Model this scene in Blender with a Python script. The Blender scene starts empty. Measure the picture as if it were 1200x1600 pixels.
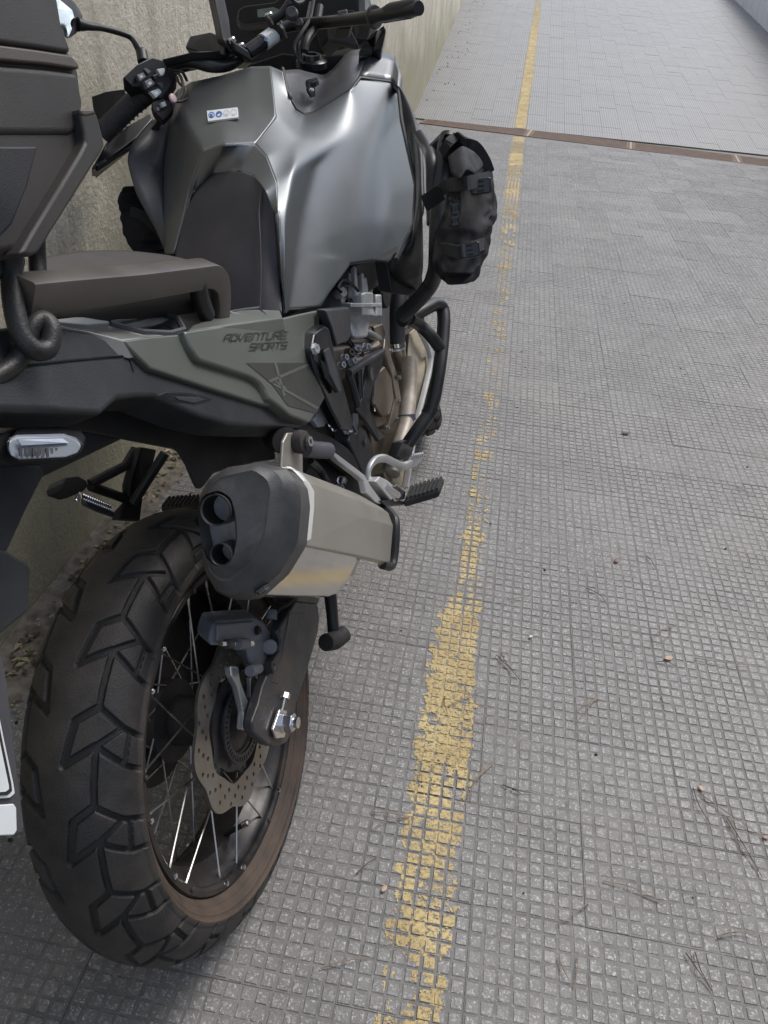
import bpy, bmesh, math, random
import numpy as np
from mathutils import Vector, Matrix, noise
random.seed(7)
S = bpy.context.scene
COL = S.collection
rad = math.radians
# ------------------------------------------------------------------ camera, sky, sun, exposure
CAM_H = 1.2627
FPX = 1200.47                       # focal length in pixels of a 1200 px wide picture
PITCH, ROLL, YAW = .6195, .0872, -.1121
_fw = Vector((math.sin(YAW)*math.cos(PITCH), math.cos(YAW)*math.cos(PITCH), -math.sin(PITCH)))
_r0 = Vector((math.cos(YAW), -math.sin(YAW), 0)); _u0 = _r0.cross(_fw)
CR = math.cos(ROLL)*_r0 + math.sin(ROLL)*_u0
CU = -math.sin(ROLL)*_r0 + math.cos(ROLL)*_u0
CF = _fw
EYE = Vector((0, 0, CAM_H))
cd = bpy.data.cameras.new('camera'); cam = bpy.data.objects.new('camera', cd); COL.objects.link(cam)
cd.sensor_fit = 'HORIZONTAL'; cd.sensor_width = 36; cd.lens = 36*FPX/1200
cd.clip_start = .02; cd.clip_end = 2000
m = Matrix((CR, CU, -CF)).transposed().to_4x4(); m.translation = EYE
cam.matrix_world = m; S.camera = cam

SUN_EL, SUN_AZ = rad(54), rad(38)   # azimuth measured from +y towards +x
w = bpy.data.worlds.new('World'); S.world = w; w.use_nodes = True
nt = w.node_tree; nt.nodes.clear()
sky = nt.nodes.new('ShaderNodeTexSky'); sky.sky_type = 'NISHITA'; sky.sun_disc = False
sky.sun_elevation = SUN_EL; sky.sun_rotation = SUN_AZ; sky.air_density = 1.0; sky.dust_density = 1.6; sky.ozone_density = 1.0
hs = nt.nodes.new('ShaderNodeHueSaturation'); hs.inputs['Saturation'].default_value = .62
bg = nt.nodes.new('ShaderNodeBackground'); bg.inputs[1].default_value = .145
wo = nt.nodes.new('ShaderNodeOutputWorld')
nt.links.new(sky.outputs[0], hs.inputs['Color']); nt.links.new(hs.outputs[0], bg.inputs[0]); nt.links.new(bg.outputs[0], wo.inputs[0])
sl = bpy.data.lights.new('sun', 'SUN'); sl.energy = 1.5; sl.angle = rad(26); sl.color = (1, .96, .9)
so = bpy.data.objects.new('sun', sl); COL.objects.link(so)
sd = Vector((math.sin(SUN_AZ)*math.cos(SUN_EL), math.cos(SUN_AZ)*math.cos(SUN_EL), math.sin(SUN_EL)))
so.rotation_euler = sd.to_track_quat('Z', 'Y').to_euler(); so.location = (4, 4, 8)
S.view_settings.view_transform = 'Standard'; S.view_settings.look = 'None'
S.view_settings.gamma = 1; S.view_settings.use_curve_mapping = False
S.view_settings.exposure = 0.72
S.render.resolution_x = 768; S.render.resolution_y = 1024
S.render.engine = 'CYCLES'

# ------------------------------------------------------------------ frames
def ray(px, py):
    return (CR*((px-600)/FPX) - CU*((py-800)/FPX) + CF)
BX, BY, BYAW, LEAN = -.2531, .71, .0417, .2545      # motorcycle: contact point, heading, lean on its side stand
_F = Vector((math.sin(BYAW), math.cos(BYAW), 0)); _R0 = Vector((math.cos(BYAW), -math.sin(BYAW), 0)); _Z = Vector((0, 0, 1))
_U = math.cos(LEAN)*_Z - math.sin(LEAN)*_R0; _R = math.cos(LEAN)*_R0 + math.sin(LEAN)*_Z
BO = Vector((BX, BY, 0))
BM = Matrix((_R, _F, _U)).transposed().to_4x4(); BM.translation = BO
_Mi = Matrix((_R, _F, _U))
_eye = _Mi @ (EYE-BO)
def PP(px, py, p0, n):
    """bike-frame point on the plane (p0, n) that stands at this place of the photograph"""
    d = _Mi @ ray(px, py); n = Vector(n); return _eye + d*((Vector(p0)-_eye).dot(n)/d.dot(n))
def P(px, py, x): return PP(px, py, (x, 0, 0), (1, 0, 0))
def PY(px, py, y): return PP(px, py, (0, y, 0), (0, 1, 0))
def PZ(px, py, z): return PP(px, py, (0, 0, z), (0, 0, 1))
def L(s): return [P(*map(float, t.split(','))) for t in s.split()]
def LP(s, p0, n): return [PP(*map(float, t.split(',')), p0, n) for t in s.split()]
def G(px, py, z=0):
    d = ray(px, py); return EYE + d*((z-CAM_H)/d.z)
RAMP_Y, RAMP_A = 8.6, rad(6.5)
def ground_z(y): return 0 if y < RAMP_Y else math.tan(RAMP_A)*(y-RAMP_Y)

# ------------------------------------------------------------------ materials
MATS = {}
def mat(name, col, rough=.5, metal=0, var=.15, scale=30, bump=0, bscale=None, rvar=.1, dust=None, dustamt=0, dscale=9, coat=0, spec=.38, aniso=0):
    if name in MATS: return MATS[name]
    M = bpy.data.materials.new(name); M.use_nodes = True; t = M.node_tree; N = t.nodes; K = t.links
    b = N['Principled BSDF']; b.inputs['Metallic'].default_value = metal
    b.inputs['Specular IOR Level'].default_value = spec
    b.inputs['Coat Weight'].default_value = coat; b.inputs['Coat Roughness'].default_value = .15
    tc = N.new('ShaderNodeTexCoord')
    n1 = N.new('ShaderNodeTexNoise'); n1.inputs['Scale'].default_value = scale; n1.inputs['Detail'].default_value = 6
    K.new(tc.outputs['Object'], n1.inputs['Vector'])
    mr = N.new('ShaderNodeMapRange'); mr.inputs[1].default_value = .3; mr.inputs[2].default_value = .7
    mr.inputs[3].default_value = 1-var; mr.inputs[4].default_value = 1+var
    K.new(n1.outputs[0], mr.inputs[0])
    mx = N.new('ShaderNodeMix'); mx.data_type = 'RGBA'; mx.blend_type = 'MULTIPLY'; mx.inputs[0].default_value = 1
    mx.inputs[6].default_value = (*col, 1); K.new(mr.outputs[0], mx.inputs[7]); out = mx.outputs[2]
    if dust:
        n2 = N.new('ShaderNodeTexNoise'); n2.inputs['Scale'].default_value = dscale; n2.inputs['Detail'].default_value = 8; n2.inputs['Roughness'].default_value = .65
        K.new(tc.outputs['Object'], n2.inputs['Vector'])
        m2 = N.new('ShaderNodeMapRange'); m2.inputs[1].default_value = .38; m2.inputs[2].default_value = .72
        m2.inputs[3].default_value = 0; m2.inputs[4].default_value = dustamt; K.new(n2.outputs[0], m2.inputs[0])
        x2 = N.new('ShaderNodeMix'); x2.data_type = 'RGBA'; K.new(m2.outputs[0], x2.inputs[0]); K.new(out, x2.inputs[6]); x2.inputs[7].default_value = (*dust, 1)
        out = x2.outputs[2]
    K.new(out, b.inputs['Base Color'])
    m3 = N.new('ShaderNodeMapRange'); m3.inputs[1].default_value = .3; m3.inputs[2].default_value = .7
    m3.inputs[3].default_value = max(0, rough-rvar); m3.inputs[4].default_value = min(1, rough+rvar)
    K.new(n1.outputs[0], m3.inputs[0]); K.new(m3.outputs[0], b.inputs['Roughness'])
    if bump:
        n3 = N.new('ShaderNodeTexNoise'); n3.inputs['Scale'].default_value = bscale or scale*8; n3.inputs['Detail'].default_value = 4
        K.new(tc.outputs['Object'], n3.inputs['Vector'])
        bp = N.new('ShaderNodeBump'); bp.inputs['Strength'].default_value = bump; bp.inputs['Distance'].default_value = .002
        K.new(n3.outputs[0], bp.inputs['Height']); K.new(bp.outputs[0], b.inputs['Normal'])
    MATS[name] = M
    return M
paint = mat('satin_green_paint', (.17, .182, .19), .43, .82, .05, 8, rvar=.04, coat=.0, bump=.04, bscale=700, dust=(.22, .21, .2), dustamt=.1, dscale=22)
paint_side = mat('satin_green_side_paint', (.165, .175, .155), .4, .6, .05, 8, rvar=.04, dust=(.22, .2, .17), dustamt=.12)
decal = mat('dark_decal', (.05, .05, .045), .45, .2, .1)
greyplas = mat('grey_plastic', (.075, .075, .082), .42, .2, .1, 20, bump=.15, bscale=900)
blackp = mat('black_plastic', (.014, .014, .016), .5, 0, .2, 20, bump=.2, bscale=700, dust=(.06, .055, .05), dustamt=.2, spec=.4)
blackg = mat('black_gloss', (.01, .011, .013), .24, 0, .2, 15, dust=(.07, .065, .06), dustamt=.15)
tailp = mat('tail_plastic', (.02, .022, .025), .42, 0, .15, 20, bump=.25, bscale=900, dust=(.08, .075, .07), dustamt=.2)
tubem = mat('black_tube', (.016, .017, .019), .38, 0, .2, 25, bump=.15, bscale=500, dust=(.1, .085, .07), dustamt=.2)
alloyd = mat('dark_alloy', (.042, .044, .05), .45, .4, .25, 30, bump=.35, bscale=260, dust=(.16, .13, .11), dustamt=.45)
alloy = mat('alloy', (.55, .56, .57), .38, .85, .15, 30, bump=.2, dust=(.3, .27, .24), dustamt=.3)
castal = mat('cast_alloy', (.64, .66, .68), .4, .6, .2, 40, bump=.4, bscale=300, dust=(.24, .2, .17), dustamt=.4)
steel = mat('brushed_steel', (.66, .65, .63), .17, 1, .08, 12, rvar=.05, dust=(.3, .25, .19), dustamt=.15)
champagne = mat('champagne_shield', (.36, .34, .3), .42, .6, .06, 14, rvar=.05, dust=(.3, .27, .22), dustamt=.2)
bronze = mat('bronze_case', (.22, .185, .15), .42, .7, .2, 25, bump=.2, bscale=250, dust=(.2, .15, .11), dustamt=.5)
rubber = mat('rubber', (.022, .021, .022), .75, 0, .2, 40, bump=.3, bscale=500, dust=(.11, .09, .075), dustamt=.35)
tyrem = mat('tyre_rubber', (.026, .0245, .025), .58, 0, .3, 22, bump=.4, bscale=420, dust=(.11, .092, .08), dustamt=.7, dscale=16)
sidem = mat('dusty_sidewall', (.048, .035, .028), .75, 0, .25, 26, bump=.3, bscale=380, dust=(.12, .085, .062), dustamt=.7, dscale=11)
seatm = mat('seat_vinyl', (.04, .037, .046), .55, 0, .12, 12, bump=.35, bscale=1200, dust=(.11, .1, .1), dustamt=.25)
fabric = mat('bag_fabric', (.008, .008, .01), .6, 0, .25, 40, bump=.6, bscale=1500, dust=(.02, .02, .024), dustamt=.3, spec=.2)
casem = mat('case_plastic', (.024, .021, .019), .5, 0, .08, 15, bump=.3, bscale=1400, dust=(.1, .085, .075), dustamt=.2)
caliper_m = mat('caliper_paint', (.15, .162, .182), .55, .2, .2, 30, bump=.3, bscale=300, dust=(.18, .16, .15), dustamt=.5)
discm = mat('disc_steel', (.3, .28, .26), .38, .8, .15, 30, dust=(.22, .17, .13), dustamt=.5)
white = mat('white_label', (.66, .68, .69), .4, 0, .04)
bluem = mat('label_blue', (.03, .12, .38), .4)
greym = mat('label_grey', (.4, .42, .43), .4)
lensm = mat('clear_lens', (.22, .24, .27), .1, 0, .05, coat=.6)
chrome = mat('bright_steel', (.72, .72, .73), .2, 1, .1, 20)
mirrorm = mat('mirror_glass', (.85, .88, .88), .03, 1, .02)
lcd = mat('lcd_glass', (.2, .24, .2), .25)
heat = mat('dirty_skid_metal', (.15, .13, .105), .55, .5, .3, 14, bump=.3, bscale=120, dust=(.3, .26, .18), dustamt=.8, dscale=22)
header_m = mat('tan_header', (.4, .36, .31), .5, .35, .25, 18, dust=(.2, .16, .12), dustamt=.7, dscale=20)
buttonm = mat('button_grey', (.1, .1, .105), .5)

# ------------------------------------------------------------------ builders
def link(name, me, m, parent=None, smooth=True, angle=35, bevel=0, seg=2, sub=0, mats=None):
    o = bpy.data.objects.new(name, me); COL.objects.link(o)
    if m: me.materials.append(m)
    if mats:
        for k in mats: me.materials.append(k)
    if smooth:
        me.polygons.foreach_set('use_smooth', [True]*len(me.polygons))
        if sub == 0:
            me.set_sharp_from_angle(angle=rad(angle))
    if bevel:
        b = o.modifiers.new('bevel', 'BEVEL'); b.width = bevel; b.segments = seg; b.limit_method = 'ANGLE'; b.angle_limit = rad(28)
        b.harden_normals = True if smooth else False
    if sub:
        s = o.modifiers.new('sub', 'SUBSURF'); s.levels = sub; s.render_levels = sub
    if parent: o.parent = parent
    return o
def mk(name, vs, fs, m, parent=None, fix=True, **k):
    me = bpy.data.meshes.new(name); me.from_pydata([tuple(v) for v in vs], [], fs)
    if fix:
        bm = bmesh.new(); bm.from_mesh(me); bmesh.ops.recalc_face_normals(bm, faces=bm.faces); bm.to_mesh(me); bm.free()
    me.update(); return link(name, me, m, parent, **k)
def from_bm(name, bm, m, parent=None, **k):
    bmesh.ops.recalc_face_normals(bm, faces=bm.faces)
    me = bpy.data.meshes.new(name); bm.to_mesh(me); bm.free(); return link(name, me, m, parent, **k)
def prism(name, pts, depth, m, parent, bevel=.004, shrink=0, **k):
    pts = [Vector(p) for p in pts]; n = len(pts); c = sum(pts, Vector())/n; depth = Vector(depth)
    back = [c+(p-c)*(1-shrink)+depth for p in pts]
    fs = [list(range(n)), list(range(2*n-1, n-1, -1))]+[[i, (i+1) % n, n+(i+1) % n, n+i] for i in range(n)]
    return mk(name, pts+back, fs, m, parent, bevel=bevel, **k)
def loft(name, rings, m, parent, cap=True, closed=True, **k):
    n = len(rings[0]); vs = [v for r in rings for v in r]; fs = []
    for a in range(len(rings)-1):
        for i in range(n if closed else n-1):
            j = (i+1) % n; fs.append([a*n+i, a*n+j, (a+1)*n+j, (a+1)*n+i])
    if cap: fs += [list(range(n)), list(range((len(rings)-1)*n, len(rings)*n))]
    return mk(name, vs, fs, m, parent, **k)
def smooth_path(pts, step=6):
    pts = [Vector(p) for p in pts]
    if len(pts) < 3: return pts
    q = [pts[0]*2-pts[1]]+pts+[pts[-1]*2-pts[-2]]; out = []
    for i in range(1, len(q)-2):
        for k in range(step):
            t = k/step; a, b, c, d = q[i-1], q[i], q[i+1], q[i+2]
            out.append(.5*((2*b)+(c-a)*t+(2*a-5*b+4*c-d)*t*t+(3*b-a-3*c+d)*t**3))
    out.append(pts[-1]); return out
def round_path(pts, rr, step=5):
    """polyline with corners rounded by radius rr"""
    pts = [Vector(p) for p in pts]; out = [pts[0]]
    for i in range(1, len(pts)-1):
        a, b, c = pts[i-1], pts[i], pts[i+1]; u = (a-b); v = (c-b)
        r = min(rr, u.length*.45, v.length*.45); p = b+u.normalized()*r; q = b+v.normalized()*r
        for k in range(step+1):
            t = k/step; out.append((1-t)**2*p+2*t*(1-t)*b+t*t*q)
    out.append(pts[-1]); return out
def tube(name, pts, r, m, parent, n=12, smooth_p=True, rr=None, sec=None, up=None, **k):
    path = round_path(pts, rr) if rr else (smooth_path(pts) if smooth_p else [Vector(p) for p in pts])
    rings = []; t0 = (path[1]-path[0]).normalized()
    ref = Vector(up) if up else (Vector((0, 0, 1)) if abs(t0.z) < .9 else Vector((0, 1, 0)))
    nrm = (ref-t0*ref.dot(t0)).normalized()
    for i, p in enumerate(path):
        t = (path[min(i+1, len(path)-1)]-path[max(i-1, 0)]).normalized()
        nrm = (nrm-t*nrm.dot(t)).normalized(); bn = t.cross(nrm)
        q = i/(len(path)-1)
        ri = r if not isinstance(r, (list, tuple)) else np.interp(q, np.linspace(0, 1, len(r)), r)
        if sec: rings.append([p+nrm*a+bn*b for a, b in sec])
        else: rings.append([p+(nrm*math.cos(2*math.pi*j/n)+bn*math.sin(2*math.pi*j/n))*ri for j in range(n)])
    return loft(name, rings, m, parent, **k)
def rsec(a, b, c):
    """rounded rectangle section, half sizes a,b, corner c"""
    out = []
    for sx, sy, a0 in ((1, 1, 0), (-1, 1, 90), (-1, -1, 180), (1, -1, 270)):
        for t in (0, 45, 90):
            th = rad(a0+t); out.append((sx*(a-c)+c*math.cos(th), sy*(b-c)+c*math.sin(th)))
    return out
def basis(ax):
    ax = Vector(ax).normalized(); r = Vector((0, 0, 1)) if abs(ax.z) < .9 else Vector((0, 1, 0))
    u = (r-ax*r.dot(ax)).normalized(); return ax, u, ax.cross(u)
def lathe(name, prof, org, ax, m, parent, n=32, cap=False, **k):
    ax, u, v = basis(ax); org = Vector(org)
    rings = [[org+ax*a+(u*math.cos(2*math.pi*j/n)+v*math.sin(2*math.pi*j/n))*r for j in range(n)] for a, r in prof]
    return loft(name, rings, m, parent, cap=cap, **k)
def cyl(name, a, b, r, m, parent, n=16, **k):
    a, b = Vector(a), Vector(b); return lathe(name, [(0, r), ((b-a).length, r)], a, b-a, m, parent, n=n, cap=True, **k)
def box(name, c, size, m, parent, axes=None, bevel=.003, **k):
    ax = [Vector(a).normalized() for a in (axes or ((1, 0, 0), (0, 1, 0), (0, 0, 1)))]; c = Vector(c)
    vs = [c+ax[0]*size[0]*i/2+ax[1]*size[1]*j/2+ax[2]*size[2]*l/2 for i in (-1, 1) for j in (-1, 1) for l in (-1, 1)]
    fs = [[0, 1, 3, 2], [4, 6, 7, 5], [0, 4, 5, 1], [2, 3, 7, 6], [0, 2, 6, 4], [1, 5, 7, 3]]
    return mk(name, vs, fs, m, parent, bevel=bevel, **k)
def bolt(name, p, ax, r, h, m, parent, n=6):
    return lathe(name, [(0, r*1.25), (h*.25, r*1.25), (h*.25, r), (h, r*.96), (h, r*.5), (h*.6, r*.45)], p, ax, m, parent, n=12 if n != 6 else 6, cap=True, angle=25)
def plate_holes(name, outline, holes, origin, u, v, thick, m, parent, **k):
    """flat plate in the (u,v) plane with holes, thickness along u x v"""
    u, v = Vector(u).normalized(), Vector(v).normalized(); w_ = u.cross(v); o = Vector(origin)
    bm = bmesh.new()
    def loop(pts):
        vs = [bm.verts.new(o+u*a+v*b) for a, b in pts]
        return [bm.edges.new((vs[i], vs[(i+1) % len(vs)])) for i in range(len(vs))]
    es = loop(outline)
    for h in holes: es += loop(h)
    bmesh.ops.triangle_fill(bm, use_beauty=True, use_dissolve=False, edges=es, normal=w_)
    ret = bmesh.ops.extrude_face_region(bm, geom=bm.faces[:])
    vv = [g for g in ret['geom'] if isinstance(g, bmesh.types.BMVert)]
    bmesh.ops.translate(bm, verts=vv, vec=w_*thick)
    return from_bm(name, bm, m, parent, angle=30, **k)
def circ(cx, cy, r, n=10, ph=0): return [(cx+r*math.cos(2*math.pi*i/n+ph), cy+r*math.sin(2*math.pi*i/n+ph)) for i in range(n)]
def thing(name, label, cat, matrix=None, group=None):
    o = bpy.data.objects.new(name, None); COL.objects.link(o); o.empty_display_size = .1
    o['label'] = label; o['category'] = cat
    if group: o['group'] = group
    if matrix: o.matrix_world = matrix
    return o
def tag(o, label, cat, group=None):
    o['label'] = label; o['category'] = cat
    if group: o['group'] = group
    return o
def struct(o, kind='structure'): o['kind'] = kind; return o

# ================================================================== the setting
def concrete(name, cols, streak=0, algae=None, scale=3, bump=.6, algae_h=.5, spots=None):
    M = bpy.data.materials.new(name); M.use_nodes = True; t = M.node_tree; N = t.nodes; K = t.links; b = N['Principled BSDF']
    b.inputs['Roughness'].default_value = .88; b.inputs['Specular IOR Level'].default_value = .25
    g = N.new('ShaderNodeNewGeometry')
    def nz(sc, det=8, ro=.6, mp=None):
        n = N.new('ShaderNodeTexNoise'); n.inputs['Scale'].default_value = sc; n.inputs['Detail'].default_value = det; n.inputs['Roughness'].default_value = ro
        if mp:
            k = N.new('ShaderNodeMapping'); k.inputs['Scale'].default_value = mp; K.new(g.outputs['Position'], k.inputs[0]); K.new(k.outputs[0], n.inputs['Vector'])
        else: K.new(g.outputs['Position'], n.inputs['Vector'])
        return n
    def mrng(src, a, b_, c=0, d=1):
        k = N.new('ShaderNodeMapRange'); k.inputs[1].default_value = a; k.inputs[2].default_value = b_; k.inputs[3].default_value = c; k.inputs[4].default_value = d
        K.new(src, k.inputs[0]); return k.outputs[0]
    def mix(f, a, b_, bt='MIX'):
        k = N.new('ShaderNodeMix'); k.data_type = 'RGBA'; k.blend_type = bt
        for s, v in ((0, f), (6, a), (7, b_)):
            if isinstance(v, (int, float)): k.inputs[s].default_value = v
            elif isinstance(v, tuple): k.inputs[s].default_value = (*v, 1)
            else: K.new(v, k.inputs[s])
        return k.outputs[2]
    n1 = nz(scale); c = mix(mrng(n1.outputs[0], .35, .68), cols[0], cols[1])
    n2 = nz(scale*14, 6, .7); c = mix(mrng(n2.outputs[0], .45, .75, 0, .6), c, cols[2])
    if streak:
        n3 = nz(1, 7, .65, (2.2*scale, 9*scale, .7*scale)); c = mix(mrng(n3.outputs[0], .5, .68, 0, streak), c, (cols[0][0]*.42, cols[0][1]*.42, cols[0][2]*.4))
        n4 = nz(1, 7, .7, (2*scale, 14*scale, .9*scale)); c = mix(mrng(n4.outputs[0], .58, .74, 0, streak*.8), c, (min(1, cols[1][0]*1.35), min(1, cols[1][1]*1.33), min(1, cols[1][2]*1.28)))
    if algae:
        sp = N.new('ShaderNodeSeparateXYZ'); K.new(g.outputs['Position'], sp.inputs[0])
        na = nz(2.3, 6, .65); ad = N.new('ShaderNodeMath'); ad.operation = 'MULTIPLY_ADD'; K.new(na.outputs[0], ad.inputs[0]); ad.inputs[1].default_value = -1.3; K.new(sp.outputs[2], ad.inputs[2])
        c = mix(mrng(ad.outputs[0], algae_h-.75, algae_h-.25, .75, 0), c, algae)
    K.new(c, b.inputs['Base Color'])
    nb = nz(scale*26, 8, .7); bp = N.new('ShaderNodeBump'); bp.inputs['Strength'].default_value = bump; bp.inputs['Distance'].default_value = .008
    K.new(nb.outputs[0], bp.inputs['Height']); K.new(bp.outputs[0], b.inputs['Normal'])
    return M
def tile_material(name, stud):
    M = bpy.data.materials.new(name); M.use_nodes = True; t = M.node_tree; N = t.nodes; K = t.links; b = N['Principled BSDF']
    b.inputs['Roughness'].default_value = .5 if stud else .62; b.inputs['Specular IOR Level'].default_value = .5
    g = N.new('ShaderNodeNewGeometry'); oi = N.new('ShaderNodeObjectInfo')
    def nz(sc, det=6, ro=.6):
        n = N.new('ShaderNodeTexNoise'); n.inputs['Scale'].default_value = sc; n.inputs['Detail'].default_value = det; n.inputs['Roughness'].default_value = ro
        K.new(g.outputs['Position'], n.inputs['Vector']); return n.outputs[0]
    def mr(src, a, b_, c=0, d=1):
        k = N.new('ShaderNodeMapRange'); k.inputs[1].default_value = a; k.inputs[2].default_value = b_; k.inputs[3].default_value = c; k.inputs[4].default_value = d
        K.new(src, k.inputs[0]); return k.outputs[0]
    def mix(f, a, b_):
        k = N.new('ShaderNodeMix'); k.data_type = 'RGBA'
        for s, v in ((0, f), (6, a), (7, b_)):
            if isinstance(v, tuple): k.inputs[s].default_value = (*v, 1)
            else: K.new(v, k.inputs[s])
        return k.outputs[2]
    if stud:
        c = mix(mr(nz(2.2), .35, .7), (.125, .12, .114), (.195, .188, .181))
        c = mix(mr(nz(95, 5, .75), .53, .62, 0, .5), c, (.4, .39, .38))
        c = mix(mr(nz(210, 3, .7), .57, .65, 0, .6), c, (.6, .59, .58))          # pale aggregate
        c = mix(mr(nz(150, 4, .7), .58, .68, 0, .6), c, (.13, .125, .12))           # dark grit
        c = mix(mr(nz(1.3, 8, .72), .5, .68, 0, .55), c, (.125, .112, .096))
        c = mix(mr(nz(.55, 6, .7), .54, .66, 0, .35), c, (.2, .185, .13))       # broad stains
        c = mix(mr(nz(5, 8, .78), .57, .68, 0, .45), c, (.42, .41, .4))              # lime bloom
    else:
        c = mix(mr(nz(30), .35, .7), (.108, .103, .096), (.168, .16, .15))
        c = mix(mr(nz(7, 7, .7), .47, .62, 0, .7), c, (.18, .172, .163))
        c = mix(mr(nz(260, 2), .6, .68, 0, .5), c, (.33, .32, .3))
    K.new(c, b.inputs['Base Color'])
    bp = N.new('ShaderNodeBump'); bp.inputs['Strength'].default_value = .55; bp.inputs['Distance'].default_value = .0015
    K.new(nz(330, 3, .7), bp.inputs['Height']); K.new(bp.outputs[0], b.inputs['Normal'])
    return M
TOP, GRV = tile_material('tile_face', True), tile_material('tile_groove', False)
T = .19; PITCHS = T/8; TX0, TY0 = .315, .690
def tile_geo(rng, x0, y0, zoff, simple=False, tx=0, ty=0):
    """one pressed concrete tile with 8 x 8 raised pads; returns verts, faces, material indices"""
    vs, fs, mi = [], [], []; g = .00025; base = -rng.choice((.0016, .0014, .0012, .001))
    def zz(x, y): return zoff+tx*(x-x0-T/2)+ty*(y-y0-T/2)
    def quad(a, b, c, d, m_):
        i = len(vs); vs.extend((a, b, c, d)); fs.append((i, i+1, i+2, i+3)); mi.append(m_)
    a, b_, c, d = x0+g, x0+T-g, y0+g, y0+T-g
    quad((a, c, base+zz(a, c)), (b_, c, base+zz(b_, c)), (b_, d, base+zz(b_, d)), (a, d, base+zz(a, d)), 1)
    for (p, q) in () if rng.random() < .0 else (((a, c), (b_, c)), ((b_, c), (b_, d)), ((b_, d), (a, d)), ((a, d), (a, c))):
        quad((*p, -.0055), (*q, -.0055), (*q, base+zz(*q)), (*p, base+zz(*p)), 1)
    for i in range(8):
        for j in range(8):
            gl = .0014+rng.random()*.0016; x, y = x0+i*PITCHS, y0+j*PITCHS
            bo = [(x+gl, y+gl), (x+PITCHS-gl, y+gl), (x+PITCHS-gl, y+PITCHS-gl), (x+gl, y+PITCHS-gl)]
            cx, cy = x+PITCHS/2, y+PITCHS/2; s = .86+rng.random()*.05; h = -.0006*rng.random()
            k = len(vs)
            jx, jy = rng.uniform(-.0009, .0009), rng.uniform(-.0009, .0009)
            for (u, v) in bo: vs.append((u+jx+rng.uniform(-.0006, .0006), v+jy+rng.uniform(-.0006, .0006), base+zz(u, v)+.00005))
            for (u, v) in bo:
                s2 = s+rng.uniform(-.05, .05); s3 = s+rng.uniform(-.05, .05); vs.append((cx+jx+(u-cx)*s2, cy+jy+(v-cy)*s3, zz(u, v)+h-.0003*rng.random()))
            fs.append((k+4, k+5, k+6, k+7)); mi.append(0)
            for q in range(4):
                r = (q+1) % 4; fs.append((k+q, k+r, k+4+r, k+4+q)); mi.append(1 if rng.random() < .55 else 0)
    return vs, fs, mi
def tile_mesh(name, vs, fs, mi):
    me = bpy.data.meshes.new(name); me.from_pydata(vs, [], fs); me.materials.append(TOP); me.materials.append(GRV)
    me.polygons.foreach_set('material_index', mi); me.update(); return me
rng = random.Random(3)
bed = mk('ground', [(-4, -2, -.0026), (8, -2, -.0026), (8, RAMP_Y-.44, -.0026), (8, RAMP_Y, -.012), (-4, RAMP_Y, -.012), (-4, RAMP_Y-.44, -.0026)], [[0, 1, 2, 5], [5, 2, 3, 4]], GRV); struct(bed)
variants = [tile_mesh('tile', *tile_geo(rng, -T/2, -T/2, 0)) for _ in range(6)]
cells = []
for i in range(-8, 16):
    for j in range(-3, 46):
        x, y = TX0+i*T, TY0+j*T
        if y+T > RAMP_Y-.42 or x < -.93: continue
        wv = Vector((x+T/2, y+T/2, -CAM_H)); dep = wv.dot(CF)
        if dep < .2: continue
        px, py = 600+FPX*wv.dot(CR)/dep, 800-FPX*wv.dot(CU)/dep
        mg = 480/dep
        if px < -mg or px > 1200+mg or py > 1600+mg or py < -40: continue
        hid = px < 560-.1*py*0 and 100 < py < 900 and px < 430
        cells.append((dep, i, j, x, y, hid))
cells.sort()
vis = [c for c in cells if not c[5]]; near = set((c[1], c[2]) for c in vis[:296])
rv, rf, rm = [], [], []
for dep, i, j, x, y, hid in cells:
    if (i, j) in near:
        o = bpy.data.objects.new('tile', variants[rng.randrange(6)]); COL.objects.link(o); o.parent = bed
        o.location = (x+T/2, y+T/2, rng.uniform(-.0007, .0007)); o.rotation_euler = (rng.uniform(-.004, .004), rng.uniform(-.004, .004), rng.choice((0, 1, 2, 3))*math.pi/2+rng.uniform(-.004, .004))
    else:
        v, f, k = tile_geo(rng, x, y, rng.uniform(-.0007, .0007), tx=rng.uniform(-.004, .004), ty=rng.uniform(-.004, .004))
        n = len(rv); rv += v; rf += [tuple(a+n for a in q) for q in f]; rm += k
far_t = bpy.data.objects.new('far_tile', tile_mesh('far_tile', rv, rf, rm)); COL.objects.link(far_t); far_t.parent = bed; struct(far_t, 'stuff')
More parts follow.
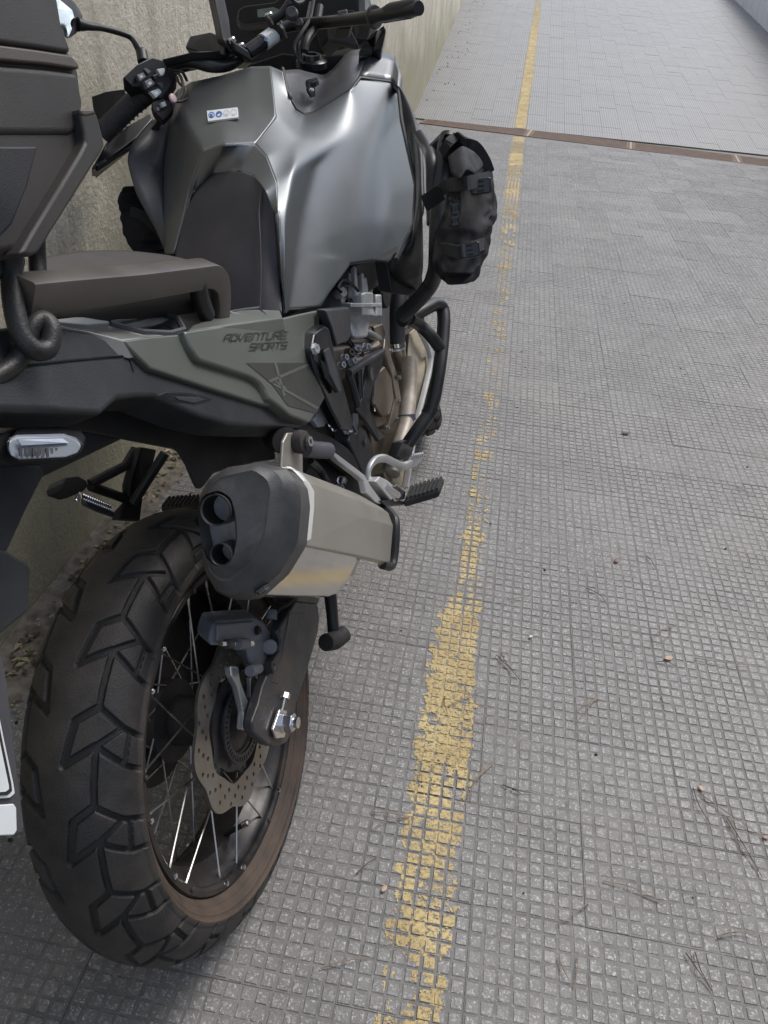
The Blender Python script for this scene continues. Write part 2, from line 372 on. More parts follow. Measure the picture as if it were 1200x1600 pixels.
# the ramp beyond the drain: ribbed tiles, joined
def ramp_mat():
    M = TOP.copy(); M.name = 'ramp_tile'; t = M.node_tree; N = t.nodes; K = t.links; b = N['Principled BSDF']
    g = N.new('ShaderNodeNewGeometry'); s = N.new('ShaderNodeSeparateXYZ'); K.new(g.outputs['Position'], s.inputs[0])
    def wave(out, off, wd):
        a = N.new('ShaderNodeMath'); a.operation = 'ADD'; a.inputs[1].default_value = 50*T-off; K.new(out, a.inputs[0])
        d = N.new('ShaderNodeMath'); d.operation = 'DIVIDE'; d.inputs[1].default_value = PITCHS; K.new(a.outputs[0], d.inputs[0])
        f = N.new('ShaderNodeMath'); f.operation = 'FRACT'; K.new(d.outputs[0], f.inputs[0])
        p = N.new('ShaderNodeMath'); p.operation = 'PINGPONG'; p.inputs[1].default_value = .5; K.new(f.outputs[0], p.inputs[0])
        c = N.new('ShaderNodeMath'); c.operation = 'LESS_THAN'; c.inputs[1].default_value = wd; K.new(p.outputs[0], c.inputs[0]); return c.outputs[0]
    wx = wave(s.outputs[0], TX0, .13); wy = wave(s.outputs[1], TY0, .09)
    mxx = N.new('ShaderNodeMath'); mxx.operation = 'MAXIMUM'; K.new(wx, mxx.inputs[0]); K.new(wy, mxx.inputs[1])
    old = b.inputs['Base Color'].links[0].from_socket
    cl = N.new('ShaderNodeMix'); cl.data_type = 'RGBA'; cl.inputs[0].default_value = .4; K.new(old, cl.inputs[6]); cl.inputs[7].default_value = (.36, .36, .355, 1); old = cl.outputs[2]   # paler mix paints in the brighter sky light on the far ramp
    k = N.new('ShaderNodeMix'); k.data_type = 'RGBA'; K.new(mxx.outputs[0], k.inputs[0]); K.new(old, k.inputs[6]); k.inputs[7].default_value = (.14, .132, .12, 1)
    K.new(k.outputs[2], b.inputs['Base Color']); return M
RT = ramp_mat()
ta = math.tan(RAMP_A)
ramp = mk('ramp', [(-4, RAMP_Y, -.012), (8, RAMP_Y, -.012), (8, 60, (60-RAMP_Y)*ta-.012), (-4, 60, (60-RAMP_Y)*ta-.012)], [[0, 1, 2, 3]], GRV); struct(ramp)
rv, rf = [], []
for i in range(-9, 19):
    for j in range(0, 80):
        x, y = TX0+i*T, RAMP_Y+.02+j*T; z = (y-RAMP_Y)*ta+rng.uniform(-.0008, .0008); g = .0007; n = len(rv); zt = z+T*ta+rng.uniform(-.0006, .0006)
        b4 = [(x+g, y+g, z), (x+T-g, y+g, z), (x+T-g, y+T-g, zt), (x+g, y+T-g, zt)]
        rv += b4+[(a, b, c-.012) for a, b, c in b4]
        rf += [(n, n+1, n+2, n+3)]+[(n+4+q, n+4+(q+1) % 4, n+(q+1) % 4, n+q) for q in range(4)]
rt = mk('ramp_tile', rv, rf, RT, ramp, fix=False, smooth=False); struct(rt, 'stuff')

# drain channel across the lane
dr = thing('drain_channel', 'rusty brown slotted drain grate running across the grey lane', 'drain')
rust = mat('rust_brown', (.13, .088, .068), .8, .2, .3, 25, bump=.4, bscale=160, dust=(.24, .18, .13), dustamt=.5)
darkm = mat('drain_dark', (.03, .025, .02), .9)
d0, d1 = Vector((-.92, 8.56, -.0145)), Vector((4.4, 7.99, -.0145)); dv = (d1-d0).normalized(); dn = Vector((-dv.y, dv.x, 0))
mk('channel', [d0-dn*.23-_Z*-.004, d1-dn*.23-_Z*-.004, d1+dn*.23-_Z*-.004, d0+dn*.23-_Z*-.004], [[0, 1, 2, 3]], darkm, dr)
sp = [0, 1.08, 2.06, 3.04, 4.02, 5.0]
for k in range(5):
    a, b_ = sp[k]+.012, sp[k+1]-.012
    vs, fs = [], []
    def bar(s0, s1, t0, t1, z0=.0, z1=.016):
        n = len(vs)
        for z in (z0, z1):
            for s_, t_ in ((s0, t0), (s1, t0), (s1, t1), (s0, t1)): vs.append(d0+dv*s_+dn*t_+_Z*z)
        fs.extend([[n+4, n+5, n+6, n+7], [n, n+1, n+5, n+4], [n+1, n+2, n+6, n+5], [n+2, n+3, n+7, n+6], [n+3, n, n+4, n+7]])
    for q in range(8):
        t0 = -.2+q*.052; bar(a, b_, t0, t0+.037)
    for q in (0, 1): bar((a, b_-.03)[q], (a+.03, b_)[q], -.2, .2, 0, .0165)
    mk('grate', vs, fs, rust, dr, smooth=False)
for s in sp[1:-1]: box('joint_bar', d0+dv*s+_Z*.0125, (.022, .4, .012), mat('pale_joint', (.34, .26, .2), .8), dr, axes=(dv, dn, _Z), bevel=.002)

# walls
wl = concrete('left_wall_concrete', ((.47, .43, .35), (.68, .635, .53), (.33, .3, .24)), streak=.42, algae=(.26, .245, .16), scale=2.6, bump=.9, algae_h=.55)
def wall(name, p0, p1, h, th, M, label, z0=-.3, nx=60, nz_=24, amp=.006):
    p0, p1 = Vector(p0), Vector(p1); d = (p1-p0); out = Vector((d.y, -d.x, 0)).normalized(); vs, fs = [], []
    for i in range(nx+1):
        for j in range(nz_+1):
            p = p0+d*(i/nx); z = z0+(h-z0)*j/nz_
            o = noise.fractal(Vector((p.y*2.2, z*2.2, 3.1)), 1.0, 2.0, 5)*amp
            vs.append(p+out*o+_Z*z)
    for i in range(nx):
        for j in range(nz_): n = i*(nz_+1)+j; fs.append([n, n+nz_+1, n+nz_+2, n+1])
    k = len(vs); c = [p0-out*th, p1-out*th]
    vs += [c[0]+_Z*z0, c[1]+_Z*z0, c[1]+_Z*h, c[0]+_Z*h]
    a00, a10, a11, a01 = 0, nx*(nz_+1), nx*(nz_+1)+nz_, nz_
    fs += [[k, k+3, k+2, k+1], [a01]+[i*(nz_+1)+nz_ for i in range(1, nx+1)]+[k+2, k+3],
           [a00]+[k, k+3]+[nz_-j for j in range(nz_)], [a10+j for j in range(nz_+1)]+[k+2, k+1]]
    o = mk(name, vs, fs, M, smooth=True); tag(o, label, 'wall'); return o
wall('concrete_wall', (-.905, -1.5, 0), (-.93, 5.5, 0), 3.2, .3, wl, 'tall stained concrete wall beside the parked motorcycle', nx=160, nz_=70)
wall('concrete_wall', (-.955, 5.56, 0), (-1.42, 26, 0), 4.2, .3, wl, 'algae stained concrete wall running up the ramp past the drain', nx=120, nz_=40)
wn = concrete('unseen_right_wall', ((.16, .155, .14), (.26, .25, .23), (.12, .115, .1)), streak=.5, scale=1.7, bump=.5)
wall('concrete_wall', (3.86, 8.4, 0), (3.8, -4, 0), 3.0, .3, wn, 'unseen dark grey wall added along the near right side of the lane', nx=80, nz_=20)  # added out of view to darken the tank flank's reflections and the near paving
wr = concrete('right_wall_render', ((.62, .64, .66), (.76, .78, .8), (.45, .46, .47)), streak=.35, scale=1.7, bump=.5)
w2 = wall('rendered_wall', (3.83, 30, 0), (3.8, 8.42, 0), 1.7, .3, wr, 'pale rendered wall at the far right edge of the ramp', nx=120, nz_=24)

# worn yellow line
def yellow_mat():
    M = bpy.data.materials.new('worn_yellow_paint'); M.use_nodes = True; t = M.node_tree; N = t.nodes; K = t.links; b = N['Principled BSDF']
    b.inputs['Roughness'].default_value = .75
    g = N.new('ShaderNodeNewGeometry')
    n = N.new('ShaderNodeTexNoise'); n.inputs['Scale'].default_value = 190; n.inputs['Detail'].default_value = 4; n.inputs['Roughness'].default_value = .7; K.new(g.outputs['Position'], n.inputs['Vector'])
    n2 = N.new('ShaderNodeTexNoise'); n2.inputs['Scale'].default_value = 9; n2.inputs['Detail'].default_value = 5; K.new(g.outputs['Position'], n2.inputs['Vector'])
    r = N.new('ShaderNodeValToRGB'); r.color_ramp.elements[0].color = (.4, .29, .115, 1); r.color_ramp.elements[1].color = (.58, .45, .2, 1)
    r.color_ramp.elements[0].position = .35; r.color_ramp.elements[1].position = .65; K.new(n2.outputs[0], r.inputs[0])
    k = N.new('ShaderNodeMix'); k.data_type = 'RGBA'; mr = N.new('ShaderNodeMapRange'); mr.inputs[1].default_value = .47; mr.inputs[2].default_value = .62; mr.inputs[4].default_value = .75
    K.new(n.outputs[0], mr.inputs[0]); K.new(mr.outputs[0], k.inputs[0]); K.new(r.outputs[0], k.inputs[6]); k.inputs[7].default_value = (.26, .22, .16, 1)
    K.new(k.outputs[2], b.inputs['Base Color'])
    n3 = N.new('ShaderNodeTexNoise'); n3.inputs['Scale'].default_value = 130; n3.inputs['Detail'].default_value = 6; n3.inputs['Roughness'].default_value = .75; K.new(g.outputs['Position'], n3.inputs['Vector'])
    m3 = N.new('ShaderNodeMapRange'); m3.inputs[1].default_value = .5; m3.inputs[2].default_value = .63; m3.inputs[4].default_value = .85; K.new(n3.outputs[0], m3.inputs[0])
    tr_ = N.new('ShaderNodeBsdfTransparent'); ms = N.new('ShaderNodeMixShader'); K.new(m3.outputs[0], ms.inputs[0]); K.new(b.outputs[0], ms.inputs[1]); K.new(tr_.outputs[0], ms.inputs[2])
    K.new(ms.outputs[0], N['Material Output'].inputs['Surface']); return M          # paint worn through to the tile in specks
YM = yellow_mat()
def yprof(y):
    """centre, half width, how much paint is left"""
    ks = [(.35, .048, .044, .8), (.62, .045, .046, .84), (.78, .046, .05, .88), (.9, .047, .056, .8), (.97, .05, .055, 1.0), (1.12, .05, .052, 1.1), (1.25, .044, .046, 1.15), (1.36, .048, .05, 1.1), (1.42, .055, .04, .8), (1.47, .056, .03, .55),
          (1.55, .056, .028, .66), (1.62, .056, .025, .75), (1.7, .058, .03, .85), (1.78, .06, .026, .4), (1.88, .06, .025, .7), (1.96, .06, .025, .35), (2.15, .06, .03, .55), (2.3, .06, .03, .1), (2.6, .06, .03, .36), (3.0, .06, .03, .02),
          (3.3, .06, .035, .38), (3.5, .06, .03, .05), (4.1, .058, .035, .45), (4.4, .056, .04, .35), (5.0, .055, .045, .62), (5.6, .05, .05, .95), (7, .05, .055, 1.1), (8, .05, .055, 1.15), (12, .07, .058, 1.2), (14.5, .075, .05, .9), (16, .08, .05, .6), (17.5, .08, .05, .2)]
    for a, b_ in zip(ks, ks[1:]):
        if y <= b_[0]:
            t_ = (y-a[0])/(b_[0]-a[0]); return [a[q]+(b_[q]-a[q])*t_ for q in (1, 2, 3)]
    return (.08, .05, 0)
vs, fs = [], []
y = .36
while y < 17.4:
    s = .0024 if y < 2.4 else (.005 if y < 4.5 else .012)
    cx, hw, am = yprof(y); x = cx-hw-.03
    while x < cx+hw+.03:
        e = (hw-abs(x-cx))/.02
        v = am*.62+.55*noise.fractal(Vector((x*22, y*16, 1.7)), 1, 2, 4)+.34*noise.noise(Vector((x*110, y*110, 5)))+.2*noise.noise(Vector((x*260, y*260, 2)))
        fx, fy = ((x-TX0) % PITCHS)/PITCHS, ((y-TY0) % PITCHS)/PITCHS
        grv = min(fx, 1-fx, fy, 1-fy) < .13 and y < RAMP_Y-.3
        if grv: v -= .42 if am < .95 else (.12 if am < 1.12 else .02)
        if v > .30 and e+noise.fractal(Vector((x*45, y*30, 9)), 1, 2, 3)*.9 > 0:
            if y < RAMP_Y-.45: z = .0007 if not grv else -.0008
            elif y < RAMP_Y+.03: x += s; continue
            else: z = (y-RAMP_Y)*ta+.004
            zt = z+(s*ta if y > RAMP_Y else 0)
            n = len(vs); vs += [(x, y, z), (x+s, y, z), (x+s, y+s, zt), (x, y+s, zt)]; fs.append((n, n+1, n+2, n+3))
        x += s
    y += s
yl = mk('yellow_line', vs, fs, YM, fix=False, smooth=False); struct(yl)

# dirt along the wall foot, grit, needles, leaves
dirt = mat('wall_foot_dirt', (.14, .122, .1), .95, 0, .5, 40, bump=.9, bscale=120)
vs, fs = [], []
for j in range(90):
    yy = .5+j*.045
    for i in range(7):
        x = -.915+i*.019+(.04*noise.noise(Vector((0, yy*5, 2))) if i == 6 else 0)
        vs.append((x, yy, .0045+.012*(1-i/6)*(1+.8*noise.noise(Vector((x*30, yy*20, 0))))-(.006 if i == 6 else 0)))
for j in range(89):
    for i in range(6): n = j*7+i; fs.append([n, n+1, n+8, n+7])
struct(mk('dirt', vs, fs, dirt), 'stuff')
gm = mat('grit_dark', (.03, .026, .024), .9); vs, fs = [], []
def chip(x, y, r):
    z = ground_z(y)+.001; n = len(vs); a0 = rng.random()*6
    for q in range(5): vs.append((x+r*math.cos(a0+q*1.257)*rng.uniform(.6, 1.2), y+r*math.sin(a0+q*1.257)*rng.uniform(.6, 1.2), z))
    vs.append((x, y, z+r*.7)); fs.extend([[n+q, n+(q+1) % 5, n+5] for q in range(5)])
for _ in range(330):
    chip(rng.uniform(-.1, 2.6), rng.uniform(.4, 8)**1, rng.choice((.0015, .0018, .002, .003, .004)))
for _ in range(260): chip(rng.uniform(-.9, -.66), rng.uniform(.6, 4.2), rng.choice((.002, .003, .005, .006)))
for _ in range(120): chip(rng.uniform(-1.2, -.9)+.15, rng.uniform(5.6, 16), rng.choice((.004, .008, .012)))
struct(mk('grit', vs, fs, gm, smooth=False), 'stuff')
nm = mat('dry_needle', (.26, .2, .15), .7, 0, .3); nmd = mat('dark_twig', (.09, .07, .058), .8, 0, .3)
GN = 'dry pine needles scattered on the paving'
def needle(p0, p1, p2=None, dark=False, label=None, r=.0009, bend=.1):
    a, b_ = G(*p0), G(*p1); md = (a+b_)/2+Vector((-(b_-a).y, (b_-a).x, 0))*bend
    pts = [a+_Z*(.003+r), md+_Z*(.006+r), b_+_Z*(.002+r)]
    if p2: o = tube('pine_needle', smooth_path(pts, 5), [r*1.3, r, r*.6], nmd if dark else nm, None, n=5, smooth_p=False)
    else: o = tube('pine_needle', pts, [r*1.3, r, r*.6], nmd if dark else nm, None, n=5)
    org = (a+b_)/2; o.data.transform(Matrix.Translation(-org)); o.location = org
    tag(o, label, 'pine needle', GN); return o
ND = [((933,1090),(900,1130),0,'pale forked pine needle pair right of the yellow line, upper middle of the paving'),((936,1093),(893,1128),0,None),
 ((1082,1232),(1110,1290),1,'long dark brown needle bundle by the pink leaf at the right edge'),((1090,1240),(1200,1315),0,None),((1130,1275),(1185,1360),0,None),((1135,1280),(1190,1372),1,None),
 ((942,1378),(1032,1410),0,'curved dark stemmed needle with pale tip near the right bottom paving'),((1005,1400),(1036,1413),0,None),((920,1411),(873,1446),0,'short needle pair pointing left in the lower middle paving'),
 ((872,1498),(897,1545),0,'two needles meeting in a V at the bottom middle'),((903,1495),(897,1544),0,None),((1070,1490),(1112,1550),1,'two dark needles meeting in a V at the bottom right'),((1085,1490),(1111,1548),1,None),
 ((1120,1466),(1185,1466),0,'forked needle lying flat at the lower right edge'),((1122,1464),(1152,1459),0,None),((770,1195),(727,1258),0,'thin needle pair crossing the right edge of the yellow line'),((760,1200),(735,1255),0,None),
 ((785,1228),(830,1240),1,'small cross of needles just right of the yellow line'),((800,1235),(815,1243),1,None),((578,1270),(640,1278),0,'reddish needles left of the yellow line lower half'),((640,1278),(580,1298),0,None),
 ((775,1025),(820,1072),1,'dark curved twig right of the wide yellow patch'),((782,1022),(812,1058),1,None),((1050,980),(1025,1008),0,'needle tangle beside the pale leaf at right'),((1055,978),(1015,1012),0,None),((1025,1035),(1058,1043),1,None),
 ((915,920),(950,948),1,'thin dark twig in the middle of the right paving'),((500,1515),(575,1498),0,'single pale needle at the bottom left of the line'),((700,1105),(757,1078),0,'needle lying across the wide yellow patch'),((695,1090),(700,1118),1,None),((793,938),(828,930),0,'faint bent needle near the worn gap in the line'),
 ((1010,870),(1024,890),1,'short dark twig near the red leaf'),((1145,760),(1180,778),0,'faint needle far right of the line'),((556,1368),(590,1340),1,'dark needle beside the rear tyre and the line'),((1085,1030),(1190,1040),0,'long pale needle near the right edge upper half')]
EXTRA = {1: 'second half of the forked pale needle right of the yellow line', 3: 'pale needle running from the dark bundle to the right frame edge', 4: 'thin pale needle branching down from the dark bundle at right', 5: 'lower dark tail of the needle bundle at the right edge',
 7: 'dark inner needle inside the curved pale tipped needle at lower right', 10: 'right hand needle of the V at the bottom middle', 12: 'right hand needle of the dark V at the bottom right', 14: 'short pale stub of the forked needle at the lower right edge', 16: 'shorter needle of the pair crossing the right edge of the yellow line',
 18: 'dark curved piece of the small needle cross right of the yellow line', 20: 'lower reddish needle slanting left of the yellow line', 22: 'shorter straight twig beside the dark curved twig by the wide yellow patch', 24: 'second needle of the tangle beside the pale tan leaf', 25: 'dark bent twig below the pale tan leaf', 29: 'dark short twig on the wide yellow patch'}
for k, (a, b_, dk, lab) in enumerate(ND):
    needle(a, b_, dark=bool(dk), label=lab or EXTRA.get(k, 'dry needle beside the yellow line'), bend=rng.uniform(-.12, .12), r=.00085)
def leaf(px, py, s, col, label, rot=0):
    M = mat('leaf_%d' % (int(col[0]*1000)), col, .7, 0, .25, 60); c = G(px, py); vs, fs = [], []
    for i in range(7):
        t_ = i/6; wd = s*.3*math.sin(math.pi*min(1, t_*.95+.04))**.8
        for k in (-1, 0, 1):
            vs.append((s*(t_-.5), k*wd, .002+.1*s*(abs(k)*.35+.3*(t_-.5)**2*4)))
    for i in range(6):
        for k in range(2): n = i*3+k; fs.append([n, n+1, n+4, n+3])
    o = mk('fallen_leaf', vs, fs, M); sd_ = o.modifiers.new('thick', 'SOLIDIFY'); sd_.thickness = .0008
    o.location = c+_Z*.001; o.rotation_euler = (0, 0, rot); tag(o, label, 'leaf', 'fallen leaves on the paving')
leaf(1044,1030,.022,(.5,.36,.26),'pale tan leaf in a needle tangle at the right of the paving',.4)
leaf(963,877,.02,(.26,.15,.12),'small reddish curled leaf in the middle of the right paving',1.2)
leaf(1094,1233,.014,(.5,.38,.33),'small pink leaf at the head of the dark needle bundle',2.)
leaf(1196,1310,.012,(.42,.27,.23),'tiny red leaf at the right frame edge',.3)
leaf(829,996,.012,(.6,.58,.55),'tiny whitish curled leaf right of the wide yellow patch',.8)
leaf(977,678,.03,(.12,.085,.06),'brown curled leaf on the upper middle paving',.1)
leaf(12,1075,.03,(.3,.33,.1),'yellow green leaf at the wall foot behind the mudguard',.7)
leaf(18,1100,.022,(.4,.33,.13),'tan leaf lying just below the yellow green leaf at the wall foot',2.2)
leaf(66,998,.02,(.4,.33,.22),'dry beige leaf in the wall joint by the rear tyre',1.4)
leaf(252,735,.03,(.3,.32,.16),'pale green leaf on the dirt behind the left footpeg bracket',.5)
leaf(600,1390,.014,(.5,.49,.45),'whitish crumpled leaf on the left edge of the yellow line',1.1)

# leaf litter and moss crumbs on the dirt by the wall foot
lit = [mat('litter_tan', (.3, .25, .15), .85, 0, .3, 60), mat('litter_green', (.16, .18, .07), .85, 0, .3, 60), mat('litter_dark', (.09, .07, .05), .9, 0, .3, 60)]
for q in range(3):
    vs, fs = [], []
    for _ in range((130, 80, 220)[q]):
        yy = rng.uniform(.75, 3.2); x = -.885+abs(rng.gauss(0, .055)); s_ = rng.uniform(.004, .014); a = rng.random()*6.3; n = len(vs); z = .012+rng.random()*.006
        if rng.random() < .5: yy = rng.choice((1.02, 1.35, 1.9, 2.05))+rng.gauss(0, .06)
        for (u, v, dz) in ((-1, 0, 0), (0, .45, .3), (1, 0, .1), (0, -.45, .3)): vs.append((x+s_*(u*math.cos(a)-v*math.sin(a)), yy+s_*(u*math.sin(a)+v*math.cos(a)), z+s_*dz))
        fs += [(n, n+1, n+2), (n, n+2, n+3)]
    struct(mk('leaf_litter', vs, fs, lit[q], fix=False, smooth=False), 'stuff')

# ================================================================== the motorcycle
bike = thing('motorcycle', 'grey green adventure motorcycle leaning on its stand beside the concrete wall', 'motorcycle', BM)
V = Vector
# ---------------------------------------------------------------- rear wheel
AX = V((0, 0, .326))
def tyre_mesh(name, Rc, rc, a, b, rim_r, rim_x, nper, tread, nv, nu, parent, m, org=AX, rot=None, side_m=None):
    """tyre skin: crown ellipse centred at radius rc with half axes a (across) and b (radial), sidewall down to the rim"""
    N_ = 400; ph = np.linspace(0, math.pi/2, N_); ex, er = a*np.sin(ph), rc+b*np.cos(ph)
    s = np.r_[0, np.cumsum(np.hypot(np.diff(ex), np.diff(er)))]; q = s[-1]
    # sidewall curve
    tt = np.linspace(0, 1, 30)[1:]
    sx = a+(rim_x-a)*tt**2.0*1.0; sr = rc+(rim_r-rc)*tt
    s2 = np.r_[s, q+np.cumsum(np.hypot(np.diff(np.r_[ex[-1], sx]), np.diff(np.r_[er[-1], sr])))]
    X = np.r_[ex, sx]; Rr = np.r_[er, sr]; smax = s2[-1]
    u = np.linspace(-smax, smax, nu); au = np.abs(u)
    px = np.sign(u)*np.interp(au, s2, X); pr = np.interp(au, s2, Rr)
    dx, dr = np.gradient(px), np.gradient(pr); ln = np.hypot(dx, dr); nx, nr = -dr/ln*-1, dx/ln
    nx = -dr/ln; nr = dx/ln
    th = np.linspace(0, 2*math.pi, nv, endpoint=False)
    circ_ = 2*math.pi*Rc; v = th*Rc
    U, Vv = np.meshgrid(u, v)
    h = tread(U, Vv, circ_, q)
    Xp = px[None, :]+nx[None, :]*h; Rp = pr[None, :]+nr[None, :]*h
    # rolling direction: th measured from the rear going up and forward
    Yp = -Rp*np.cos(th)[:, None]; Zp = Rp*np.sin(th)[:, None]
    co = np.stack([Xp, Yp, Zp], -1).reshape(-1, 3)
    i, j = np.meshgrid(np.arange(nv), np.arange(nu-1), indexing='ij'); i2 = (i+1) % nv
    f = np.stack([i*nu+j, i*nu+j+1, i2*nu+j+1, i2*nu+j], -1).reshape(-1, 4)
    me = bpy.data.meshes.new(name); me.vertices.add(len(co)); 
    co = co@np.array((rot or Matrix.Identity(3)).transposed()) + np.array(org)
    me.vertices.foreach_set('co', co.ravel()); me.loops.add(f.size); me.loops.foreach_set('vertex_index', f.ravel().astype(np.int32))
    me.polygons.add(len(f)); me.polygons.foreach_set('loop_start', np.arange(0, f.size, 4, dtype=np.int32)); me.polygons.foreach_set('loop_total', np.full(len(f), 4, np.int32))
    me.update(calc_edges=True); me.validate()
    me.materials.append(m)
    if side_m:
        me.materials.append(side_m); um = (np.abs(u[:-1]+u[1:])/2 > q*1.04).astype(np.int32); me.polygons.foreach_set('material_index', np.tile(um, nv))
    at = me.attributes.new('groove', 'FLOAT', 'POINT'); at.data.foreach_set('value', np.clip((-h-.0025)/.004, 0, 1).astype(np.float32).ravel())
    me.polygons.foreach_set('use_smooth', np.ones(len(f), bool))
    o = bpy.data.objects.new(name, me); COL.objects.link(o); o.parent = parent; return o
def seg_d(U, W, a, b):
    ax, ay = a; bx, by = b; dx, dy = bx-ax, by-ay; l2 = dx*dx+dy*dy
    t = np.clip(((U-ax)*dx+(W-ay)*dy)/l2, 0, 1); return np.hypot(U-ax-t*dx, W-ay-t*dy)
def rear_tread(U, Vv, circ_, q):
    n = 18; p = circ_/n; sv = p*1000/161.
    mm = .001; d = np.full(U.shape, 1.)
    segs = [((15, 0), (25, 70)), ((25, 70), (50, 93)), ((50, 93), (82, 60)), ((82, 60), (122, 36)), ((15, 0), (51, 30)), ((51, 30), (90, -8)), ((90, -8), (122, -26)),
            ((51, 30), (82, 60)), ((50, 93), (52, 191)), ((88, -6), (92, 52))]
    for side in (1, -1):
        Us = U*side*1000; W = ((Vv*1000+(0 if side == 1 else 56)) % (p*1000))
        for o in (-p*1000, 0, p*1000):
            for a, b_ in segs:
                w_ = 4.3 if a[0] < 49 else 3.3
                dd = seg_d(Us, W, (a[0], a[1]*sv+o), (b_[0], b_[1]*sv+o))-w_
                d = np.minimum(d, np.where(Us > 0, dd, 99))
    # beyond the tread edge no grooves
    au = np.abs(U)*1000
    fade = np.clip((q*1000*1.06-au)/8, 0, 1)
    g = np.clip(1-d/2.0, 0, 1)                # 1 in the groove
    g = np.where(d < 0, 1, g)
    depth = .009*g*fade
    rr = np.random.RandomState(2)
    step = np.where(au > q*1060, -.003*np.clip((au-q*1060)/3, 0, 1), 0)
    # thin moulded ribs on the sidewall
    rib = .0009*((np.abs(au-q*1000-16) < 1.6) | (np.abs(au-q*1000-30) < 1.0))
    return -depth+step+rib
def knob_tread(U, Vv, circ_, q):
    p = circ_/30; au = np.abs(U)*1000; pm = p*1000; W = (Vv*1000) % pm; W2 = (Vv*1000+pm/2) % pm
    b1 = (au < 15) & (W > 8); b2 = (au > 20) & (au < 44) & (W2 > 12); b3 = (au > 48) & (au < 70) & (W > 14)
    return np.where(b1 | b2 | b3, 0, -.009)*np.clip((75-au)/5, 0, 1)-.004*np.clip((au-70)/5, 0, 1)
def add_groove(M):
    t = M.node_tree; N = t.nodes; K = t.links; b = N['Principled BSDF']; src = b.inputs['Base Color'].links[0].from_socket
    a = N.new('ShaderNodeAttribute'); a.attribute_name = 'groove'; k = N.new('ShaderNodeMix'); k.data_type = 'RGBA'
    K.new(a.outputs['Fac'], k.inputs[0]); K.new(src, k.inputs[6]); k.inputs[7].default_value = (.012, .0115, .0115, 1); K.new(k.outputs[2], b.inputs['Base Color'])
add_groove(tyrem)                     # clean rubber darkened with painted shade in the grooves, road dust on the blocks
wheel = lathe('rear_wheel', [(-.085, .022), (-.085, .04), (-.06, .05), (-.05, .062), (-.035, .062), (-.03, .038), (.02, .036), (.026, .058), (.045, .058), (.05, .046), (.07, .043), (.074, .022)], AX, (1, 0, 0), alloyd, bike, n=40, cap=True)
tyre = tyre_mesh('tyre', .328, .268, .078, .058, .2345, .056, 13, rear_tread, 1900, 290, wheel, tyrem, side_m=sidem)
rimp = [(-.057, .2335), (-.0575, .2265), (-.054, .2225), (-.048, .2215), (-.042, .214), (-.03, .209), (-.018, .199), (.018, .199), (.03, .209), (.042, .214), (.048, .2215), (.054, .2225), (.0575, .2265), (.057, .2335), (.052, .2375)]
rimp_in = [(.05, .2365), (.02, .206), (-.02, .206), (-.05, .2365)]
rimm = mat('rim_black', (.017, .017, .019), .33, .3, .2, 25, dust=(.14, .11, .085), dustamt=.35, dscale=14)
rim = lathe('rim', rimp, AX, (1, 0, 0), rimm, wheel, n=96)
spokem = mat('spoke_steel', (.5, .49, .47), .3, .9, .15, 30, dust=(.2, .17, .14), dustamt=.4)
for k in range(36):
    side = 1 if k % 2 else -1; pr_ = (k//2) % 2
    a0 = 2*math.pi*(k+.5)/36
    da = rad(50)*(1 if pr_ else -1)
    hub_a = a0+da; off = rad(3)*(1 if pr_ else -1); a1 = a0-off
    pr0 = AX+V((side*.046, -math.cos(a1)*.2195, math.sin(a1)*.2195)); ph0 = AX+V((side*(.036 if pr_ else .042), -math.cos(hub_a)*.054, math.sin(hub_a)*.054))
    dirv = (ph0-pr0).normalized()
    sp_ = tube('spoke', [pr0-dirv*.002, pr0+dirv*.012, pr0+dirv*.013, ph0], [.0019, .0019, .0014, .0014], spokem, wheel, n=6, smooth_p=False)
    e = AX+V((side*.0585, -math.cos(a1)*.2268, math.sin(a1)*.2268)); bolt_ax = V((side, 0, 0))
    lathe('nipple', [(-.003, .0042), (.0005, .004), (.0018, .0022)], e, bolt_ax, chrome if k % 3 else alloyd, wheel, n=8, cap=True)
va = rad(-72); vp = AX+V((.012, -math.cos(va)*.2, math.sin(va)*.2))
tube('valve', [vp, vp+V((.02, .004, .012)), vp+V((.036, .007, .02))], [.0042, .0042, .0042], blackp, wheel, n=8, smooth_p=False)
lathe('valve_cap', [(0, .0052), (.011, .0052), (.013, .003)], vp+V((.034, .0066, .019)), (.8, .15, .45), chrome, wheel, n=10, cap=True)
# wavy drilled disc
def wave(n, r, amp, m_=120, ph=0):
    return [((r+amp*(abs(math.sin(n*(2*math.pi*i/m_)/2+ph))**1.6))*math.cos(2*math.pi*i/m_), (r+amp*(abs(math.sin(n*(2*math.pi*i/m_)/2+ph))**1.6))*math.sin(2*math.pi*i/m_)) for i in range(m_)]
holes = []
for k in range(60):
    a = 2*math.pi*k/60; r = (.0945, .1045, .1145)[k % 3]; holes.append(circ(r*math.cos(a), r*math.sin(a), .0035, 8))
inner = wave(8, .0865, -.005, 96)
disc = plate_holes('brake_disc', wave(8, .1185, .0105), [inner]+holes, AX+V((.062, 0, 0)), (0, -1, 0), (0, 0, 1), -.0045, discm, wheel)
carr = []
for k in range(96):
    a = 2*math.pi*k/96; lob = math.cos(5*a); carr.append(((.07+.015*max(0, lob)**3)*math.cos(a), (.07+.015*max(0, lob)**3)*math.sin(a)))
plate_holes('disc_carrier', carr, [circ(0, 0, .045, 28)], AX+V((.058, 0, 0)), (0, -1, 0), (0, 0, 1), -.005, alloyd, wheel)
